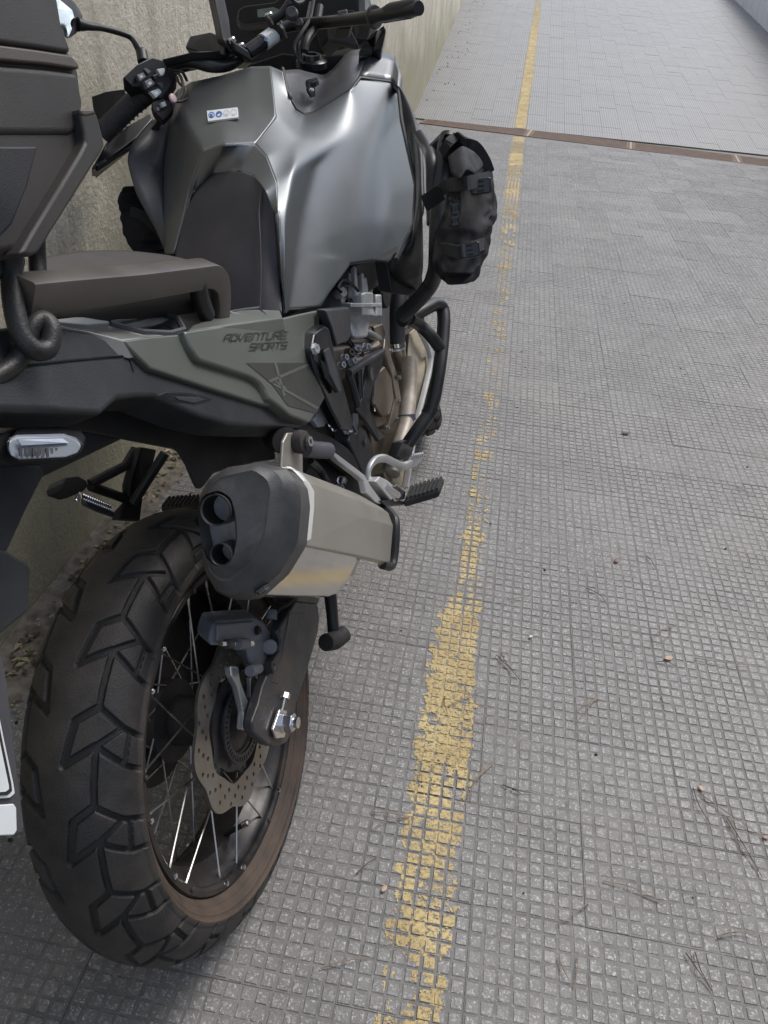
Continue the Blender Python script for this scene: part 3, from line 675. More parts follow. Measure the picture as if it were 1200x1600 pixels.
for k in range(5):
    a = 2*math.pi*k/5; lathe('disc_button', [(0, .009), (.006, .009), (.007, .006), (.005, .004)], AX+V((.0575, -.083*math.cos(a), .083*math.sin(a))), (1, 0, 0), alloyd, wheel, n=14, cap=True)
    a += .63; bolt('carrier_bolt', AX+V((.059, -.06*math.cos(a), .06*math.sin(a))), (1, 0, 0), .005, .005, alloyd, wheel)
slots = []
for k in range(44):
    a = 2*math.pi*k/44; c_, s_ = math.cos(a), math.sin(a)
    slots.append([(r*c_-t*s_, r*s_+t*c_) for r, t in ((.049, -.0014), (.056, -.0016), (.056, .0016), (.049, .0014))])
plate_holes('sensor_ring', circ(0, 0, .059, 60), [circ(0, 0, .044, 40)]+slots, AX+V((.073, 0, 0)), (0, -1, 0), (0, 0, 1), -.003, alloyd, wheel)
lathe('sprocket', [(-.068, .03), (-.068, .1), (-.075, .1), (-.075, .03)], AX, (1, 0, 0), alloyd, wheel, n=44)
# ---------------------------------------------------------------- swingarm, caliper
swx = .118
sw = prism('swingarm', L('462,940,.118 497,944,.118 500,965,.118 497,990,.118 480,1050,.118 463,1100,.119 459,1140,.12 449,1160,.12 436,1167,.12 419,1164,.12 397,1146,.12 394,1128,.12 404,1100,.119 411,1072,.118 424,1042,.118 435,1020,.118 437,980,.118'), (-.016, 0, 0), alloyd, bike, bevel=.004, seg=3)
prism('swingarm_beam', L('462,942,.116 498,946,.116 520,880,.116 545,800,.116 560,700,.116 520,690,.116 490,800,.116'), (-.046, 0, 0), alloyd, bike, bevel=.006)
prism('swingarm', [V((-.075, y, z)) for y, z in ((-.07, .25), (-.07, .38), (.1, .46), (.3, .47), (.52, .45), (.52, .3), (.3, .25), (.1, .22))], (-.04, 0, 0), alloyd, bike, bevel=.006)
prism('swingarm_rib', L('452,958,.1195 476,958,.1195 452,1045,.12 436,1070,.12 424,1066,.12 440,1030,.1195'), (-.004, 0, 0), alloyd, sw, bevel=.003)
apl = P(437, 1128, .122)
prism('adjuster_plate', L('422,1140,.1225 433,1108,.1225 444,1110,.1225 441,1152,.1225 428,1154,.1225'), (.005, 0, 0), chrome, sw, bevel=.0015)
axle = cyl('axle', apl-V((.25, 0, 0)), apl+V((.03, 0, 0)), .0085, chrome, bike)
lathe('axle_nut', [(0, .0165), (.004, .0165), (.004, .0145), (.017, .0145), (.019, .012), (.019, .009)], apl+V((.005, 0, 0)), (1, 0, 0), chrome, axle, n=6, cap=True, angle=20, bevel=.001)
tube('adjuster_bolt', [P(439, 1118, .124), P(443, 1102, .124), P(446, 1088, .124)], .0032, chrome, sw, n=8, smooth_p=False)
cyl('adjuster_head', P(445, 1092, .124), P(447, 1084, .124), .0068, chrome, sw, n=6)
cal = prism('brake_caliper', L('331,986,.102 336,972,.102 360,969,.102 399,966,.102 414,974,.102 424,990,.102 432,1000,.102 433,1020,.102 424,1036,.102 410,1042,.102 396,1044,.102 390,1038,.102 386,1016,.102 372,1010,.102 332,1010,.102 327,1004,.102'), (-.03, .022, .0), caliper_m, bike, bevel=.005, seg=3)
prism('piston_housing', L('340,976,.106 396,971,.106 410,980,.106 410,998,.106 398,1006,.106 340,1003,.106'), (-.012, 0.006, 0), caliper_m, cal, bevel=.003, seg=3)
cyl('guide_boss', P(420, 1010, .098), P(421, 1011, .11), .012, caliper_m, cal, n=20, bevel=.003)
cyl('caliper_bush', P(404, 1044, .11), P(390, 1049, .112), .0085, caliper_m, cal, n=16, bevel=.002)
lathe('caliper_bolt', [(0, .0095), (.012, .0095), (.013, .007), (.011, .005)], P(416, 1044, .112), (.9, .1, .1), alloyd, cal, n=6, cap=True, angle=20)
for a, b_ in (((345, 1006), (357, 1006)), ((360, 1006), (372, 1006))): cyl('pad_pin', P(*a, .112), P(*b_, .112), .0036, chrome, cal, n=8)
cyl('pin_head', P(354, 1006, .112), P(361, 1006, .112), .0065, alloyd, cal, n=10); cyl('pin_head', P(370, 1006, .112), P(384, 1006, .112), .0085, caliper_m, cal, n=12); cyl('pad_pin', P(383, 1006, .112), P(393, 1006, .112), .0048, chrome, cal, n=10)
bolt('caliper_bolt', P(401, 985, .107), (1, 0, 0), .006, .006, blackp, cal)
tube('bleed_nipple', [P(423, 968, .1), P(424, 956, .1), P(424, 952, .1)], [.01, .009, .007], caliper_m, cal, n=12, smooth_p=False)
tube('brake_hose', [P(427, 965, .1), P(436, 952, .105), P(452, 943, .11), P(475, 915, .11)], .0042, blackp, cal, n=8)
tube('brake_hose', [P(430, 985, .115), P(437, 1000, .119), P(435, 1018, .119)], .0032, alloyd, cal, n=8)
tube('spring_clip', [P(408, 968, .1), P(416, 956, .1), P(422, 947, .1)], .0012, chrome, cal, n=6, smooth_p=False)
prism('caliper_bracket', L('361,1040,.094 373,1041,.095 376,1062,.096 384,1085,.097 397,1112,.1 394,1143,.1 380,1140,.1 382,1114,.098 373,1075,.096 363,1056,.095'), (-.012, 0, 0), alloy, bike, bevel=.003, seg=3)
prism('bracket_web', L('392,1058,.086 400,1058,.086 402,1092,.09 392,1090,.09'), (-.008, 0, 0), alloy, bike, bevel=.002)
# ---------------------------------------------------------------- silencer
mn = (P(600, 802, .24)-P(481, 748, .25)).normalized()     # rear to front along the silencer
mc = P(388, 830, .20)
mnp = V((-.06, 1, -.52)).normalized()
def ring(s, p0): return LP(s, p0, mnp)
cap_out = '311,776 325,750 354,730 405,723 446,731 467,757 471,787 465,850 437,896 394,935 368,938 338,925 318,888'
c0 = ring(cap_out, mc)
cen = sum(c0, V())/len(c0)
def scl(r, k, off): return [cen+(p-cen)*k+off for p in r]
muf_ax = mn
faceo = '314,790 325,764 345,745 396,734 417,748 423,765 414,836 394,880 362,908 342,908 328,893 318,860'
fc = ring(faceo, mc-mnp*.026)
mid = ring('311,778 325,752 354,732 402,727 430,736 441,751 444,770 440,822 424,868 386,918 362,931 338,921 318,888', mc-mnp*.017)
body_r = [p for p in c0]
b0 = ring('311,776 325,750 354,730 396,727 432,737 450,762 454,790 450,850 432,894 394,935 368,938 338,925 318,888', mc)
muffler = loft('silencer', [scl(b0, .95, muf_ax*.004), scl(b0, .955, muf_ax*.01), scl(b0, .96, muf_ax*.285), scl(b0, .9, muf_ax*.325), scl(b0, .5, muf_ax*.36)], steel, bike, angle=30, bevel=.004)
opening = ring('313,786 322,772 345,766 363,778 368,800 371,842 366,868 350,884 335,882 323,868 316,836 313,806', mc-mnp*.028)
def even(r, n=40):
    """resample a closed outline"""
    c = sum(r, V())/len(r); pts = smooth_path(r+[r[0]], 8); ln = [0]
    for a, b_ in zip(pts, pts[1:]): ln.append(ln[-1]+(b_-a).length)
    out = []
    for k in range(n):
        t_ = ln[-1]*k/n; i = max(i for i in range(len(ln)) if ln[i] <= t_+1e-9); i = min(i, len(pts)-2)
        out.append(pts[i].lerp(pts[i+1], (t_-ln[i])/max(1e-9, ln[i+1]-ln[i])))
    return out
def cut(r, n=40):
    """resample a closed polygon with rounded corners"""
    rr = r[-1:]+r+r[:1]; m0 = (r[-1]+r[0])/2; pts = round_path([m0]+r+[m0], .004, 3)
    ln = [0]
    for a, b_ in zip(pts, pts[1:]): ln.append(ln[-1]+(b_-a).length)
    out = []
    for k in range(n):
        t_ = ln[-1]*k/n; i = max(i for i in range(len(ln)) if ln[i] <= t_+1e-9); i = min(i, len(pts)-2)
        out.append(pts[i].lerp(pts[i+1], (t_-ln[i])/max(1e-9, ln[i+1]-ln[i])))
    return out
NR = 64
o_r, f_r, h_r, m_r = cut(c0, NR), cut(fc, NR), cut(opening, NR), cut(mid, NR)
def lerp_r(a, b_, t_): return [p.lerp(q, t_) for p, q in zip(a, b_)]
capm = mat('cap_plastic', (.056, .0545, .055), .42, .1, .15, 20, bump=.25, bscale=700, dust=(.2, .19, .18), dustamt=.45, dscale=14)
endcap = loft('silencer_cap', [[p+muf_ax*.03 for p in o_r], o_r, m_r, lerp_r(m_r, f_r, .06), lerp_r(m_r, f_r, .94)[:], [p-mnp*.0005 for p in f_r], lerp_r(f_r, h_r, .1), [p.lerp(q, .93)-mnp*.006 for p, q in zip(f_r, h_r)], [p-mnp*.004 for p in h_r], [p+mnp*.03 for p in h_r]], capm, muffler, cap=False, angle=22)
hc = sum(h_r, V())/NR
mk('cap_recess', [p+mnp*.022 for p in h_r], [list(range(NR))], mat('recess_metal', (.3, .3, .31), .6, .4, .3, 30, bump=.5, bscale=200), muffler)
for (px, py, r) in ((341, 796, .0182), (349, 865, .0128)):
    c = PP(px, py, mc-mnp*.03, mnp); r_ = r
    lathe('tailpipe', [(-.006, r_*.9), (-.008, r_), (.05, r_), (.05, r_*.9)], c, mnp, alloyd, muffler, n=32)
    lathe('pipe_bore', [(-.006, r_*.9), (.09, r_*.88), (.09, .0005)], c, mnp, mat('soot', (.008, .008, .008), .9), muffler, n=24)
bolt('cap_bolt', PP(405, 912, mc+mnp*.0, mnp)+V((.004, -.004, -.004)), (.55, -.45, -.7), .0085, .005, capm, muffler)
# heat shield: a skin over the upper outer half with a pale folded edge
hs_r = ring('398,716 452,724 474,752 480,786 474,852 466,853', mc+V((0, 0, 0)))
sh0 = L('428,728,.212 455,731,.226 477,752,.245 482,790,.25 474,851,.25 466,853,.247')
def shift(ps, o): return [p+o for p in ps]
shx = muf_ax*((P(600, 802, .24)-P(481, 748, .25)).length)
endp = L('560,772,.175 590,787,.2 610,803,.228 617,822,.24 612,880,.235 596,882,.23')
shm = loft('heat_shield', [[p.lerp(q, -.0) for p, q in zip(sh0, endp)], [p.lerp(q, .02) for p, q in zip(sh0, endp)], [p.lerp(q, .5)+V((.002, 0, .0015)) for p, q in zip(sh0, endp)], [p.lerp(q, .97) for p, q in zip(sh0, endp)], [p+muf_ax*.004-V((.008, 0, .006)) for p in endp]], champagne, muffler, cap=False, closed=False, angle=40)
sd_ = shm.modifiers.new('t', 'SOLIDIFY'); sd_.thickness = .003; sd_.offset = -1
bv = shm.modifiers.new('b', 'BEVEL'); bv.width = .005; bv.segments = 3; bv.limit_method = 'ANGLE'; bv.angle_limit = rad(20)
edge0 = L('446,729,.2255 458,734,.232 473,751,.2465 479,765,.2495 479,790,.2515 471,850,.2535'); edge1 = L('458,732,.2295 472,741,.239 485,757,.2492 491,768,.2515 491,792,.2532 486,842,.2548')
loft('shield_edge', [edge0, [(a+b_)/2+V((.0016, 0, .001)) for a, b_ in zip(edge0, edge1)], edge1], mat('pale_edge', (.7, .69, .66), .35, .4, .05), muffler, cap=False, closed=False)
rimend = endp
tube('shield_end_trim', [p+muf_ax*.006 for p in endp[1:]], .0085, blackp, muffler, n=10)
hg = prism('hanger_plate', L('449,742,.19 440,735,.19 443,690,.19 450,676,.19 466,676,.19 473,690,.19 474,742,.19'), (-.005, 0, 0), champagne, muffler, bevel=.002)
gp = P(463, 691, .192)
lathe('hanger_grommet', [(0, .0155), (.008, .017), (.014, .0155), (.016, .009), (.02, .009)], gp, (1, -.1, .05), rubber, muffler, n=28, cap=True)
bolt('hanger_bolt', gp+V((.014, 0, 0)), (1, -.1, .05), .008, .008, chrome, muffler)
lathe('hanger_washer', [(0, .011), (.002, .011)], gp+V((.0155, 0, 0)), (1, -.1, .05), alloyd, muffler, n=20, cap=True)
cyl('hanger_boss', P(448, 690, .18), P(430, 684, .12), .02, rubber, bike, n=18)
# stand lug under the silencer
st = tube('stand_lug', [P(516, 930, .1), P(519, 960, .1), P(521, 990, .1)], [.012, .0115, .011], blackp, bike, n=14, smooth_p=False)
tube('lug_rubber', [P(509, 1004, .098), P(523, 1000, .104), P(538, 990, .115)], [.0165, .0185, .0165], rubber, st, n=14)
# ---------------------------------------------------------------- tank
def net(name, verts, faces, m, parent, crease=None, thick=0, sub=3, allb=True, cr=.75, bevel=0, facet=0):
    """named control points -> creased subdivision surface"""
    ks = list(verts); ix = {k: i for i, k in enumerate(ks)}
    me = bpy.data.meshes.new(name); me.from_pydata([tuple(verts[k]) for k in ks], [], [[ix[k] for k in f.split()] for f in faces]); me.update()
    bm = bmesh.new(); bm.from_mesh(me); bm.verts.ensure_lookup_table(); bmesh.ops.recalc_face_normals(bm, faces=bm.faces)
    cl = bm.edges.layers.float.get('crease_edge') or bm.edges.layers.float.new('crease_edge')
    vc = bm.verts.layers.float.get('crease_vert') or bm.verts.layers.float.new('crease_vert')
    for e in bm.edges:
        if allb and len(e.link_faces) == 1: e[cl] = .9
    for v in bm.verts:
        if allb and v.is_boundary: v[vc] = .35
    for c in (crease or []):
        q = c.split(); val = cr
        if q[-1][0] == '*': val = float(q.pop()[1:])
        for a, b_ in zip(q, q[1:]):
            e = bm.edges.get((bm.verts[ix[a]], bm.verts[ix[b_]]))
            if e: e[cl] = val
            else: print('no edge', name, a, b_)
    # outward = towards the camera side
    bm.normal_update(); s_ = sum((f.normal.dot(_eye-f.calc_center_median())) for f in bm.faces)
    if s_ < 0: bmesh.ops.reverse_faces(bm, faces=bm.faces)
    bm.to_mesh(me); bm.free()
    me.materials.append(m); me.polygons.foreach_set('use_smooth', [True]*len(me.polygons))
    o = bpy.data.objects.new(name, me); COL.objects.link(o); o.parent = parent
    sb = o.modifiers.new('sub', 'SUBSURF'); sb.levels = sub; sb.render_levels = sub
    if facet:
        sb.subdivision_type = 'SIMPLE'; sb.levels = sb.render_levels = 4
        cs = o.modifiers.new('soft', 'CORRECTIVE_SMOOTH'); cs.use_only_smooth = True; cs.use_pin_boundary = True; cs.iterations = facet; cs.factor = .5; cs.smooth_type = 'SIMPLE'
    if thick:
        sd_ = o.modifiers.new('t', 'SOLIDIFY'); sd_.thickness = thick; sd_.offset = -1
    return o
def D(s):
    out = {}
    for t in s.split():
        k, c = t.split(':'); out[k] = P(*map(float, c.split(',')))
    return out
tk = D('''A0:447,490,.115 F1:501,480,.145 F2:514,458,.165 F3:548,413,.205 F4:588,407,.25 F5:618,403,.28 F6:645,349,.292 F7:648,288,.28 F8:626,188,.245 F9:621,150,.225 F10:610,130,.195
 S1:601,178,.195 S2:548,208,.165 S3:492,258,.14 S4:474,325,.14 S5:461,400,.135 S6:453,484,.125
 C1:585,215,.215 C2:605,300,.27 C3:560,350,.225 C4:520,400,.175 C0:600,345,.275 C5:545,290,.215
 V0:475,179,.06 V1:491,176,.075 V2:548,140,.145 V3:561,122,.15
 P1:467,218,.09 P2:459,262,.12 P3:447,337,.115 P4:443,420,.115
 E1:434,337,.11 E2:432,285,.098 E3:416,244,.07 E4:398,225,.045 E0:440,440,.112
 B1:422,103,.0 B2:431,182,.04 B3:441,111,.02 B4:450,150,.04 B6:462,172,.05''')
FN = V((.85, -.22, .34)).normalized(); F0_ = P(453, 484, .118)
FPX_ = dict(S1=(601, 178), S2=(548, 208), S3=(492, 258), S4=(474, 325), S5=(461, 400), S6=(453, 484), F1=(501, 480), F2=(514, 458), F3=(548, 413), F4=(588, 407), F5=(618, 403), F6=(645, 349), F7=(648, 288), F8=(626, 188), F9=(621, 150),
            C1=(598, 215), C2=(612, 300), C3=(560, 345), C4=(520, 400), C0=(606, 350), C5=(545, 275))
INW = dict(F3=.005, F4=.008, F5=.014, F6=.014, F7=.013, F8=.01, F9=.004, F2=.002)
for k, (a, b_) in FPX_.items(): tk[k] = PP(a, b_, F0_-FN*INW.get(k, 0), FN)
tk['P3'] = P(447, 337, .119); tk['P2'] = P(460, 262, .119); tk['P1'] = P(467, 218, .096); tk['P4'] = P(444, 420, .119)
tl = D('''B1:422,103,.0 B2:431,182,.04 E4:398,225,.045 E5:350,226,-.03 E6:318,234,-.075 E7:297,290,-.11 E8:270,395,-.13
 M1:392,104,-.04 M2:396,165,-.01 M3:345,118,-.11 M4:349,172,-.08 N1:299,128,-.19 N2:288,190,-.19 N3:281,250,-.19 N4:270,330,-.19 N5:262,395,-.18
 O1:278,140,-.25 O2:262,205,-.27 O3:255,270,-.27 O4:256,340,-.25 O5:257,395,-.23''')
for k_, (a, b_, y_) in dict(N1=(299, 128, 1.0), M3=(345, 118, 1.0), M1=(392, 104, .99), B1=(422, 103, .96), N2=(288, 190, .83), M4=(349, 172, .84), M2=(396, 165, .84), B2=(431, 182, .8), E4=(398, 225, .69), E5=(350, 226, .66), E6=(318, 234, .68)).items(): tl[k_] = PY(a, b_, y_)
for k_ in ('B1', 'B2', 'E4'): tk[k_] = tl[k_]
tk['B3'] = PY(441, 111, .95); tk['B4'] = PY(450, 150, .9); tk['B6'] = P(462, 172, .06)
tank = net('tank_cover', tk, [
 'V1 V2 S2 P1 V0', 'V2 V3 F10 S1 S2', 'P1 S2 S3 P2', 'S1 F10 F9 C1', 'C1 F9 F8', 'S2 S1 C1 C5', 'S3 S2 C5 S4', 'C1 F8 F7 C2', 'C1 C2 C3 C5', 'S4 C5 C3 S5', 'C2 F7 F6 C0', 'C2 C0 C3', 'C0 F6 F5', 'C0 F5 F4', 'C3 C0 F4 F3', 'S5 C3 F3 C4',
 'C4 F3 F2', 'S5 C4 F2 F1', 'S5 F1 S6', 'P2 S3 S4 P3', 'P3 S4 S5 P4', 'P4 S5 S6 A0', 'E1 P3 P4 E0', 'E0 P4 A0', 'E2 P2 P3 E1', 'E3 P1 P2 E2', 'B6 V0 P1 B2', 'E4 B2 P1 E3', 'B3 B4 B6 B2 B1'],
 paint, bike, crease=['S1 S2 S3 *.8', 'S3 S4 S5 S6 *.5', 'P1 P2 P3 P4 *.25', 'B2 P1 *.35', 'C0 F6 *.55', 'C0 F4 *.5', 'F10 S1 *.45', 'S1 C1 C2 C0 *.45', 'B6 P1 *.3'], thick=.006, sub=3, facet=18)
# chamfer band round the seat nose, and the left half of the tank top
tb = D('''E0:440,440,.112 E1:434,337,.11 E2:432,285,.098 E3:416,244,.07 E4:398,225,.045 E5:350,226,-.03 E6:318,234,-.075 E7:297,290,-.11 E8:278,380,-.125
 I0:437,442,.104 I1:430,338,.1 I2:415,298,.085 I3:396,274,.05 I4:374,266,.02 I5:332,272,-.05 I6:302,300,-.095 I7:288,340,-.11 I8:274,400,-.12''')
for k_ in ('E4', 'E5', 'E6'): tb[k_] = tl[k_]
net('tank_cover', tb, ['E0 E1 I1 I0', 'E1 E2 I2 I1', 'E2 E3 I3 I2', 'E3 E4 I4 I3', 'E4 E5 I5 I4', 'E5 E6 I6 I5', 'E6 E7 I7 I6', 'E7 E8 I8 I7'], paint, bike, crease=['E3 I3 *.3', 'E5 I5 *.3'], thick=.004, sub=2, facet=5)
net('tank_cover', tl, ['B1 B2 M2 M1', 'B2 E4 M2', 'M1 M2 M4 M3', 'M2 E4 E5 M4', 'M3 M4 N2 N1', 'M4 E5 E6 N2', 'N2 E6 E7 N3', 'N3 E7 N4', 'N4 E7 E8 N5', 'N1 N2 O2 O1', 'N2 N3 O3 O2', 'N3 N4 O4 O3', 'N4 N5 O5 O4'], paint, bike,
    crease=['M1 M2 *.55', 'M2 E4 *.5', 'N1 N2 N3 N4 N5 *.4', 'E4 E5 E6 E7 E8 *.9', 'B1 B2 *.8', 'B2 E4 *.8'], thick=.005, sub=3, facet=16)
# left side shroud
ls = D('''a:278,140,-.25 b:262,205,-.27 c:255,270,-.27 d:256,340,-.25 e:264,398,-.23 f:236,193,-.31 g:206,222,-.32 h:199,248,-.32 i:213,300,-.3 j:240,352,-.27 k:260,398,-.24 l:280,212,-.26''')
net('side_shroud', ls, ['a b f', 'b c g f', 'c h g', 'c i h', 'c d j i', 'd e k j'], greyplas, bike, crease=['f b *.5', 'g c *.4'], thick=.006, sub=2)
prism('airbox', L('320,150,-.2 400,125,-.08 470,190,.04 590,150,.14 620,180,.19 630,330,.22 590,395,.19 500,440,.1 430,470,.06 300,420,-.1'), (-.04, .1, -.1), blackp, bike, bevel=.01)
# sticker on the tank
def on_plane(pts3):
    c = sum(pts3, V())/len(pts3); n = (pts3[1]-pts3[0]).cross(pts3[2]-pts3[0]).normalized()
    if n.dot(_eye-c) < 0: n = -n
    return c, n
def decal_quad(name, q, m, parent, off=.001, th=.0008, pl=None, r=.0):
    c, n = pl; pts = [PP(x, y, c+n*off, n) for x, y in q]; return prism(name, pts, -n*th, m, parent, bevel=0, smooth=False)
def surf(o, px, py):
    dg = bpy.context.evaluated_depsgraph_get(); oe = o.evaluated_get(dg); d = (_Mi @ ray(px, py)).normalized(); hit, p, n, _ = oe.ray_cast(_eye, d, depsgraph=dg); return (p, n) if hit else (None, None)
for o_ in [o for o in bpy.data.objects if o.name.startswith('tank_cover')]:
    p_, n_ = surf(o_, 347, 178)
    if p_: break
pa, pb, pc_ = surf(o_, 323, 181)[0] or p_, surf(o_, 372, 175)[0] or p_, surf(o_, 347, 189)[0] or p_
nn_ = (pb-pa).cross(pc_-pa).normalized()
if nn_.dot(_eye-p_) < 0: nn_ = -nn_
stp = (p_, nn_)
stk = decal_quad('tank_sticker', [(323, 173), (371, 167.5), (372, 183), (325, 189)], white, bike, off=.0016, th=.003, pl=stp)
def disc_on(px, py, rr, m, parent, pl, off, n=20, inner=0, name='print'):
    c, nn = pl; u = (PP(px+1, py-.1, c, nn)-PP(px, py, c, nn)); v = (PP(px, py+1, c, nn)-PP(px, py, c, nn)); o = PP(px, py, c+nn*off, nn)
    out = [o+u*(rr*math.cos(2*math.pi*i/n))+v*(rr*math.sin(2*math.pi*i/n)) for i in range(n)]
    if not inner: return mk(name, out, [list(range(n))], m, parent, smooth=False)
    inn = [o+(p-o)*inner for p in out]; return mk(name, out+inn, [[i, (i+1) % n, n+(i+1) % n, n+i] for i in range(n)], m, parent, smooth=False)
for (px, m_, inn) in ((330.5, bluem, .72), (342, bluem, 0), (353.5, greym, .8), (365, greym, .8)):
    disc_on(px, 179.6-(px-330)*.11, 4.9, m_, stk, stp, .0020, inner=inn)
    if m_ is bluem and inn: decal_quad('print', [(px-2.4, 178), (px+1.6, 177.6), (px+1.8, 182), (px-2.2, 182.4)], bluem, stk, off=.0022, th=.0001, pl=stp)
    if not inn: decal_quad('print', [(px-3, 180), (px+1, 177), (px+2.6, 179), (px-1, 182)], white, stk, off=.0024, th=.0001, pl=stp)
    if m_ is greym:
        for dx in (-1.8, .4): decal_quad('print', [(px+dx, 177.2), (px+dx+1.3, 177.1), (px+dx+1.3, 180.4), (px+dx, 180.6)], greym, stk, off=.0022, th=.0001, pl=stp)
# black panel with filler lock, grey cap piece
vp = D('''a:441,110,.015 b:450,150,.035 c:462,171,.045 d:475,180,.055 e:491,177,.07 f:548,141,.14 g:561,123,.145 h:580,76,.15 i:545,78,.11 j:520,108,.075 k:506,118,.06 l:480,112,.04 m:466,108,.03 n:492,160,.065 o:474,162,.05 p:459,140,.035 q:540,128,.125''')
net('filler_panel', vp, ['a b p m', 'b c o p', 'c d o', 'd e n o', 'e f q n', 'f g q', 'g h i q', 'q i j', 'n q j k', 'o n k l', 'p o l m'], greyplas, bike, crease=['p o n q *.5', 'q i *.3'], thick=.008, sub=2)
tube('panel_seal', [p+V((.001, 0, .001)) for p in L('441,108,.015 450,150,.036 462,172,.047 475,181,.057 491,178,.072 548,142,.142 561,123,.15 611,130,.193 622,142,.218 627,190,.243 649,290,.282 646,352,.292 618,407,.282')], .004, blackp, bike, n=8, smooth_p=False)
cp = D('''a:580,76,.15 b:617,86,.19 c:624,112,.21 d:622,139,.215 e:610,127,.193 f:561,121,.148''')
net('tank_top_cap', cp, ['a b e f', 'b c d e'], mat('cap_satin_grey', (.13, .135, .14), .34, .6, .05, 10), bike, crease=['b e *.8', 'a b *.8'], thick=.02, sub=2)
lk = cyl('filler_lock', P(487, 134, .065), P(486, 127, .066), .012, blackp, bike, n=20)
prism('lock_flap', L('478,124,.066 495,120,.074 499,128,.074 492,132,.07 493,146,.071 485,148,.067 479,138,.065'), (-.002, 0, -.006), blackg, lk, bevel=.002)
bolt('lock_pin', P(487, 141, .072), (.3, -.3, .9), .004, .003, chrome, lk)
stem = lathe('stem_nut', [(0, .034), (.012, .034), (.016, .028), (.016, .022), (.024, .02), (.024, .012), (.02, .012)], P(487, 104, .03), (.25, -.15, .95), blackg, bike, n=36, cap=True)
lathe('ignition_ring', [(0, .03), (.004, .031), (.006, .027)], P(487, 101, .03)+V((0, 0, .004)), (.25, -.15, .95), alloyd, stem, n=36)

# ---------------------------------------------------------------- seats
sn = D('''a:274,400,-.12 b:288,338,-.11 c:302,299,-.095 d:332,271,-.05 e:374,265,.02 f:396,273,.05 g:415,297,.085 h:430,338,.1 i:437,440,.104 j:441,490,.112
 k:345,430,.01 l:350,350,-.01 m:352,300,-.005 n:400,330,.065 o:408,430,.08 p:408,490,.08 q:300,420,-.08 r:310,340,-.07 s:345,492,.01 t:410,300,.072 u:275,470,-.11''')
rs = net('rider_seat', sn, ['a b r q', 'b c r', 'c d m r', 'd e m', 'e f t m', 'f g t', 'g h n t', 'm t n l', 'r m l', 'q r l k', 'l n o k', 'n h i o', 'o i j p', 'k o p s', 'q k s u', 'a q u'], seatm, bike, crease=['t n o p *.35'], thick=.012, sub=3)
tube('piping', [p+V((.002, -.001, .002)) for p in L('409,298,.072 404,330,.07 406,380,.076 407,430,.08 405,488,.08')], .0016, seatm, rs, n=6)
mk('seat_base', [V((-.12, .2, .80)), V((.12, .2, .80)), V((.115, .62, .76)), V((-.12, .62, .78)), V((-.13, .2, .72)), V((.10, .2, .70)), V((.10, .62, .66)), V((-.12, .62, .66))], [[0, 1, 2, 3], [4, 5, 6, 7], [0, 1, 5, 4], [1, 2, 6, 5], [2, 3, 7, 6], [3, 0, 4, 7]], blackp, bike)
ps = D('''a:50,405,-.02 b:130,391,-.06 c:200,391,-.08 d:262,398,-.06 e:312,410,-.01 f:338,432,.06 g:330,450,.13 h:200,455,.14 i:60,470,.13 j:40,440,.06 k:120,425,.03 l:210,420,.03 m:280,425,.05''')
net('passenger_seat', ps, ['a b k j', 'b c l k', 'c d m l', 'd e m', 'e f m', 'm f g', 'l m g h', 'k l h i', 'j k i'], mat('seat_top_vinyl', (.05, .046, .043), .6, 0, .1, 14, bump=.35, bscale=1200), bike, thick=.03, sub=3)
# ---------------------------------------------------------------- tail: green side cover, black tail, tray
pn = V((1, .10, .22)); p0 = P(362, 520, .165)
def SP(s, off=0): return LP(s, p0+pn.normalized()*off, pn)
sc = prism('side_cover', SP('288,517 362,506 442,496 468,490 497,484 491,512 485,536 483,567 497,596 507,621 496,643 485,660 455,649 437,634 421,622 414,607 407,598 398,591 390,587 312,562 305,551 299,541'), -pn.normalized()*.03, paint_side, bike, bevel=.0035, seg=3)
p1_ = p0-pn.normalized()*.009
st_ = prism('step_panel', LP('190,531 232,525 272,522 290,520 301,541 308,556 314,563 390,588 406,599 415,612 422,624 438,637 412,632 338,609 288,593 236,576 212,553', p1_, pn), -pn.normalized()*.025, paint_side, bike, bevel=.003, seg=3)
prism('cover_top', L('190,531,.163 288,517,.166 362,506,.166 442,496,.168 470,489,.165 432,481,.14 408,482,.13 350,487,.12 330,500,.128 286,498,.112 250,486,.1 200,490,.1 150,492,.1 88,504,.13 120,514,.148')[:0] or L('289,518,.164 362,507,.164 442,497,.165 437,484,.142 408,483,.135 372,484,.128 340,494,.135 322,500,.14 300,507,.15'), (-.002, 0, -.02), paint_side, bike, bevel=.003)
prism('silver_trim', L('86,508,.135 134,515,.148 190,531,.16 232,526,.158 258,523,.156 222,521,.148 170,508,.132 256,492,.118 250,486,.11 160,491,.105 78,497,.1'), (0, .0, -.02), mat('satin_silver_plastic', (.3, .3, .29), .36, .6, .06, 14), bike, bevel=.002)
prism('upper_trim', L('74,499,.13 160,489,.126 250,482.5,.12 260,486,.121 252,491,.124 170,506,.133 140,509,.14 96,503,.135'), (0, 0, -.012), MATS['satin_silver_plastic'], bike, bevel=.002)
prism('tray_floor', L('170,508,.12 222,521,.135 262,524,.14 288,517,.145 276,498,.125 252,492,.11'), (-.002, 0, -.03), blackg, bike, bevel=.002)
tube('tray_rim', L('172,506,.132 222,519,.148 266,521,.154 287,515,.155 277,497,.14 253,491,.12 172,506,.132'), .0035, greyplas, bike, n=6, smooth_p=False)
tube('tray_rim', L('358,489,.128 380,485,.128 404,482,.132 416,494,.15 402,501,.155 358,489,.13'), .003, greyplas, bike, n=6, smooth_p=False)
prism('tray_floor', L('358,489,.128 380,485,.128 404,482,.132 416,494,.15 402,501,.155'), (-.004, 0, -.012), blackg, bike, bevel=.001)
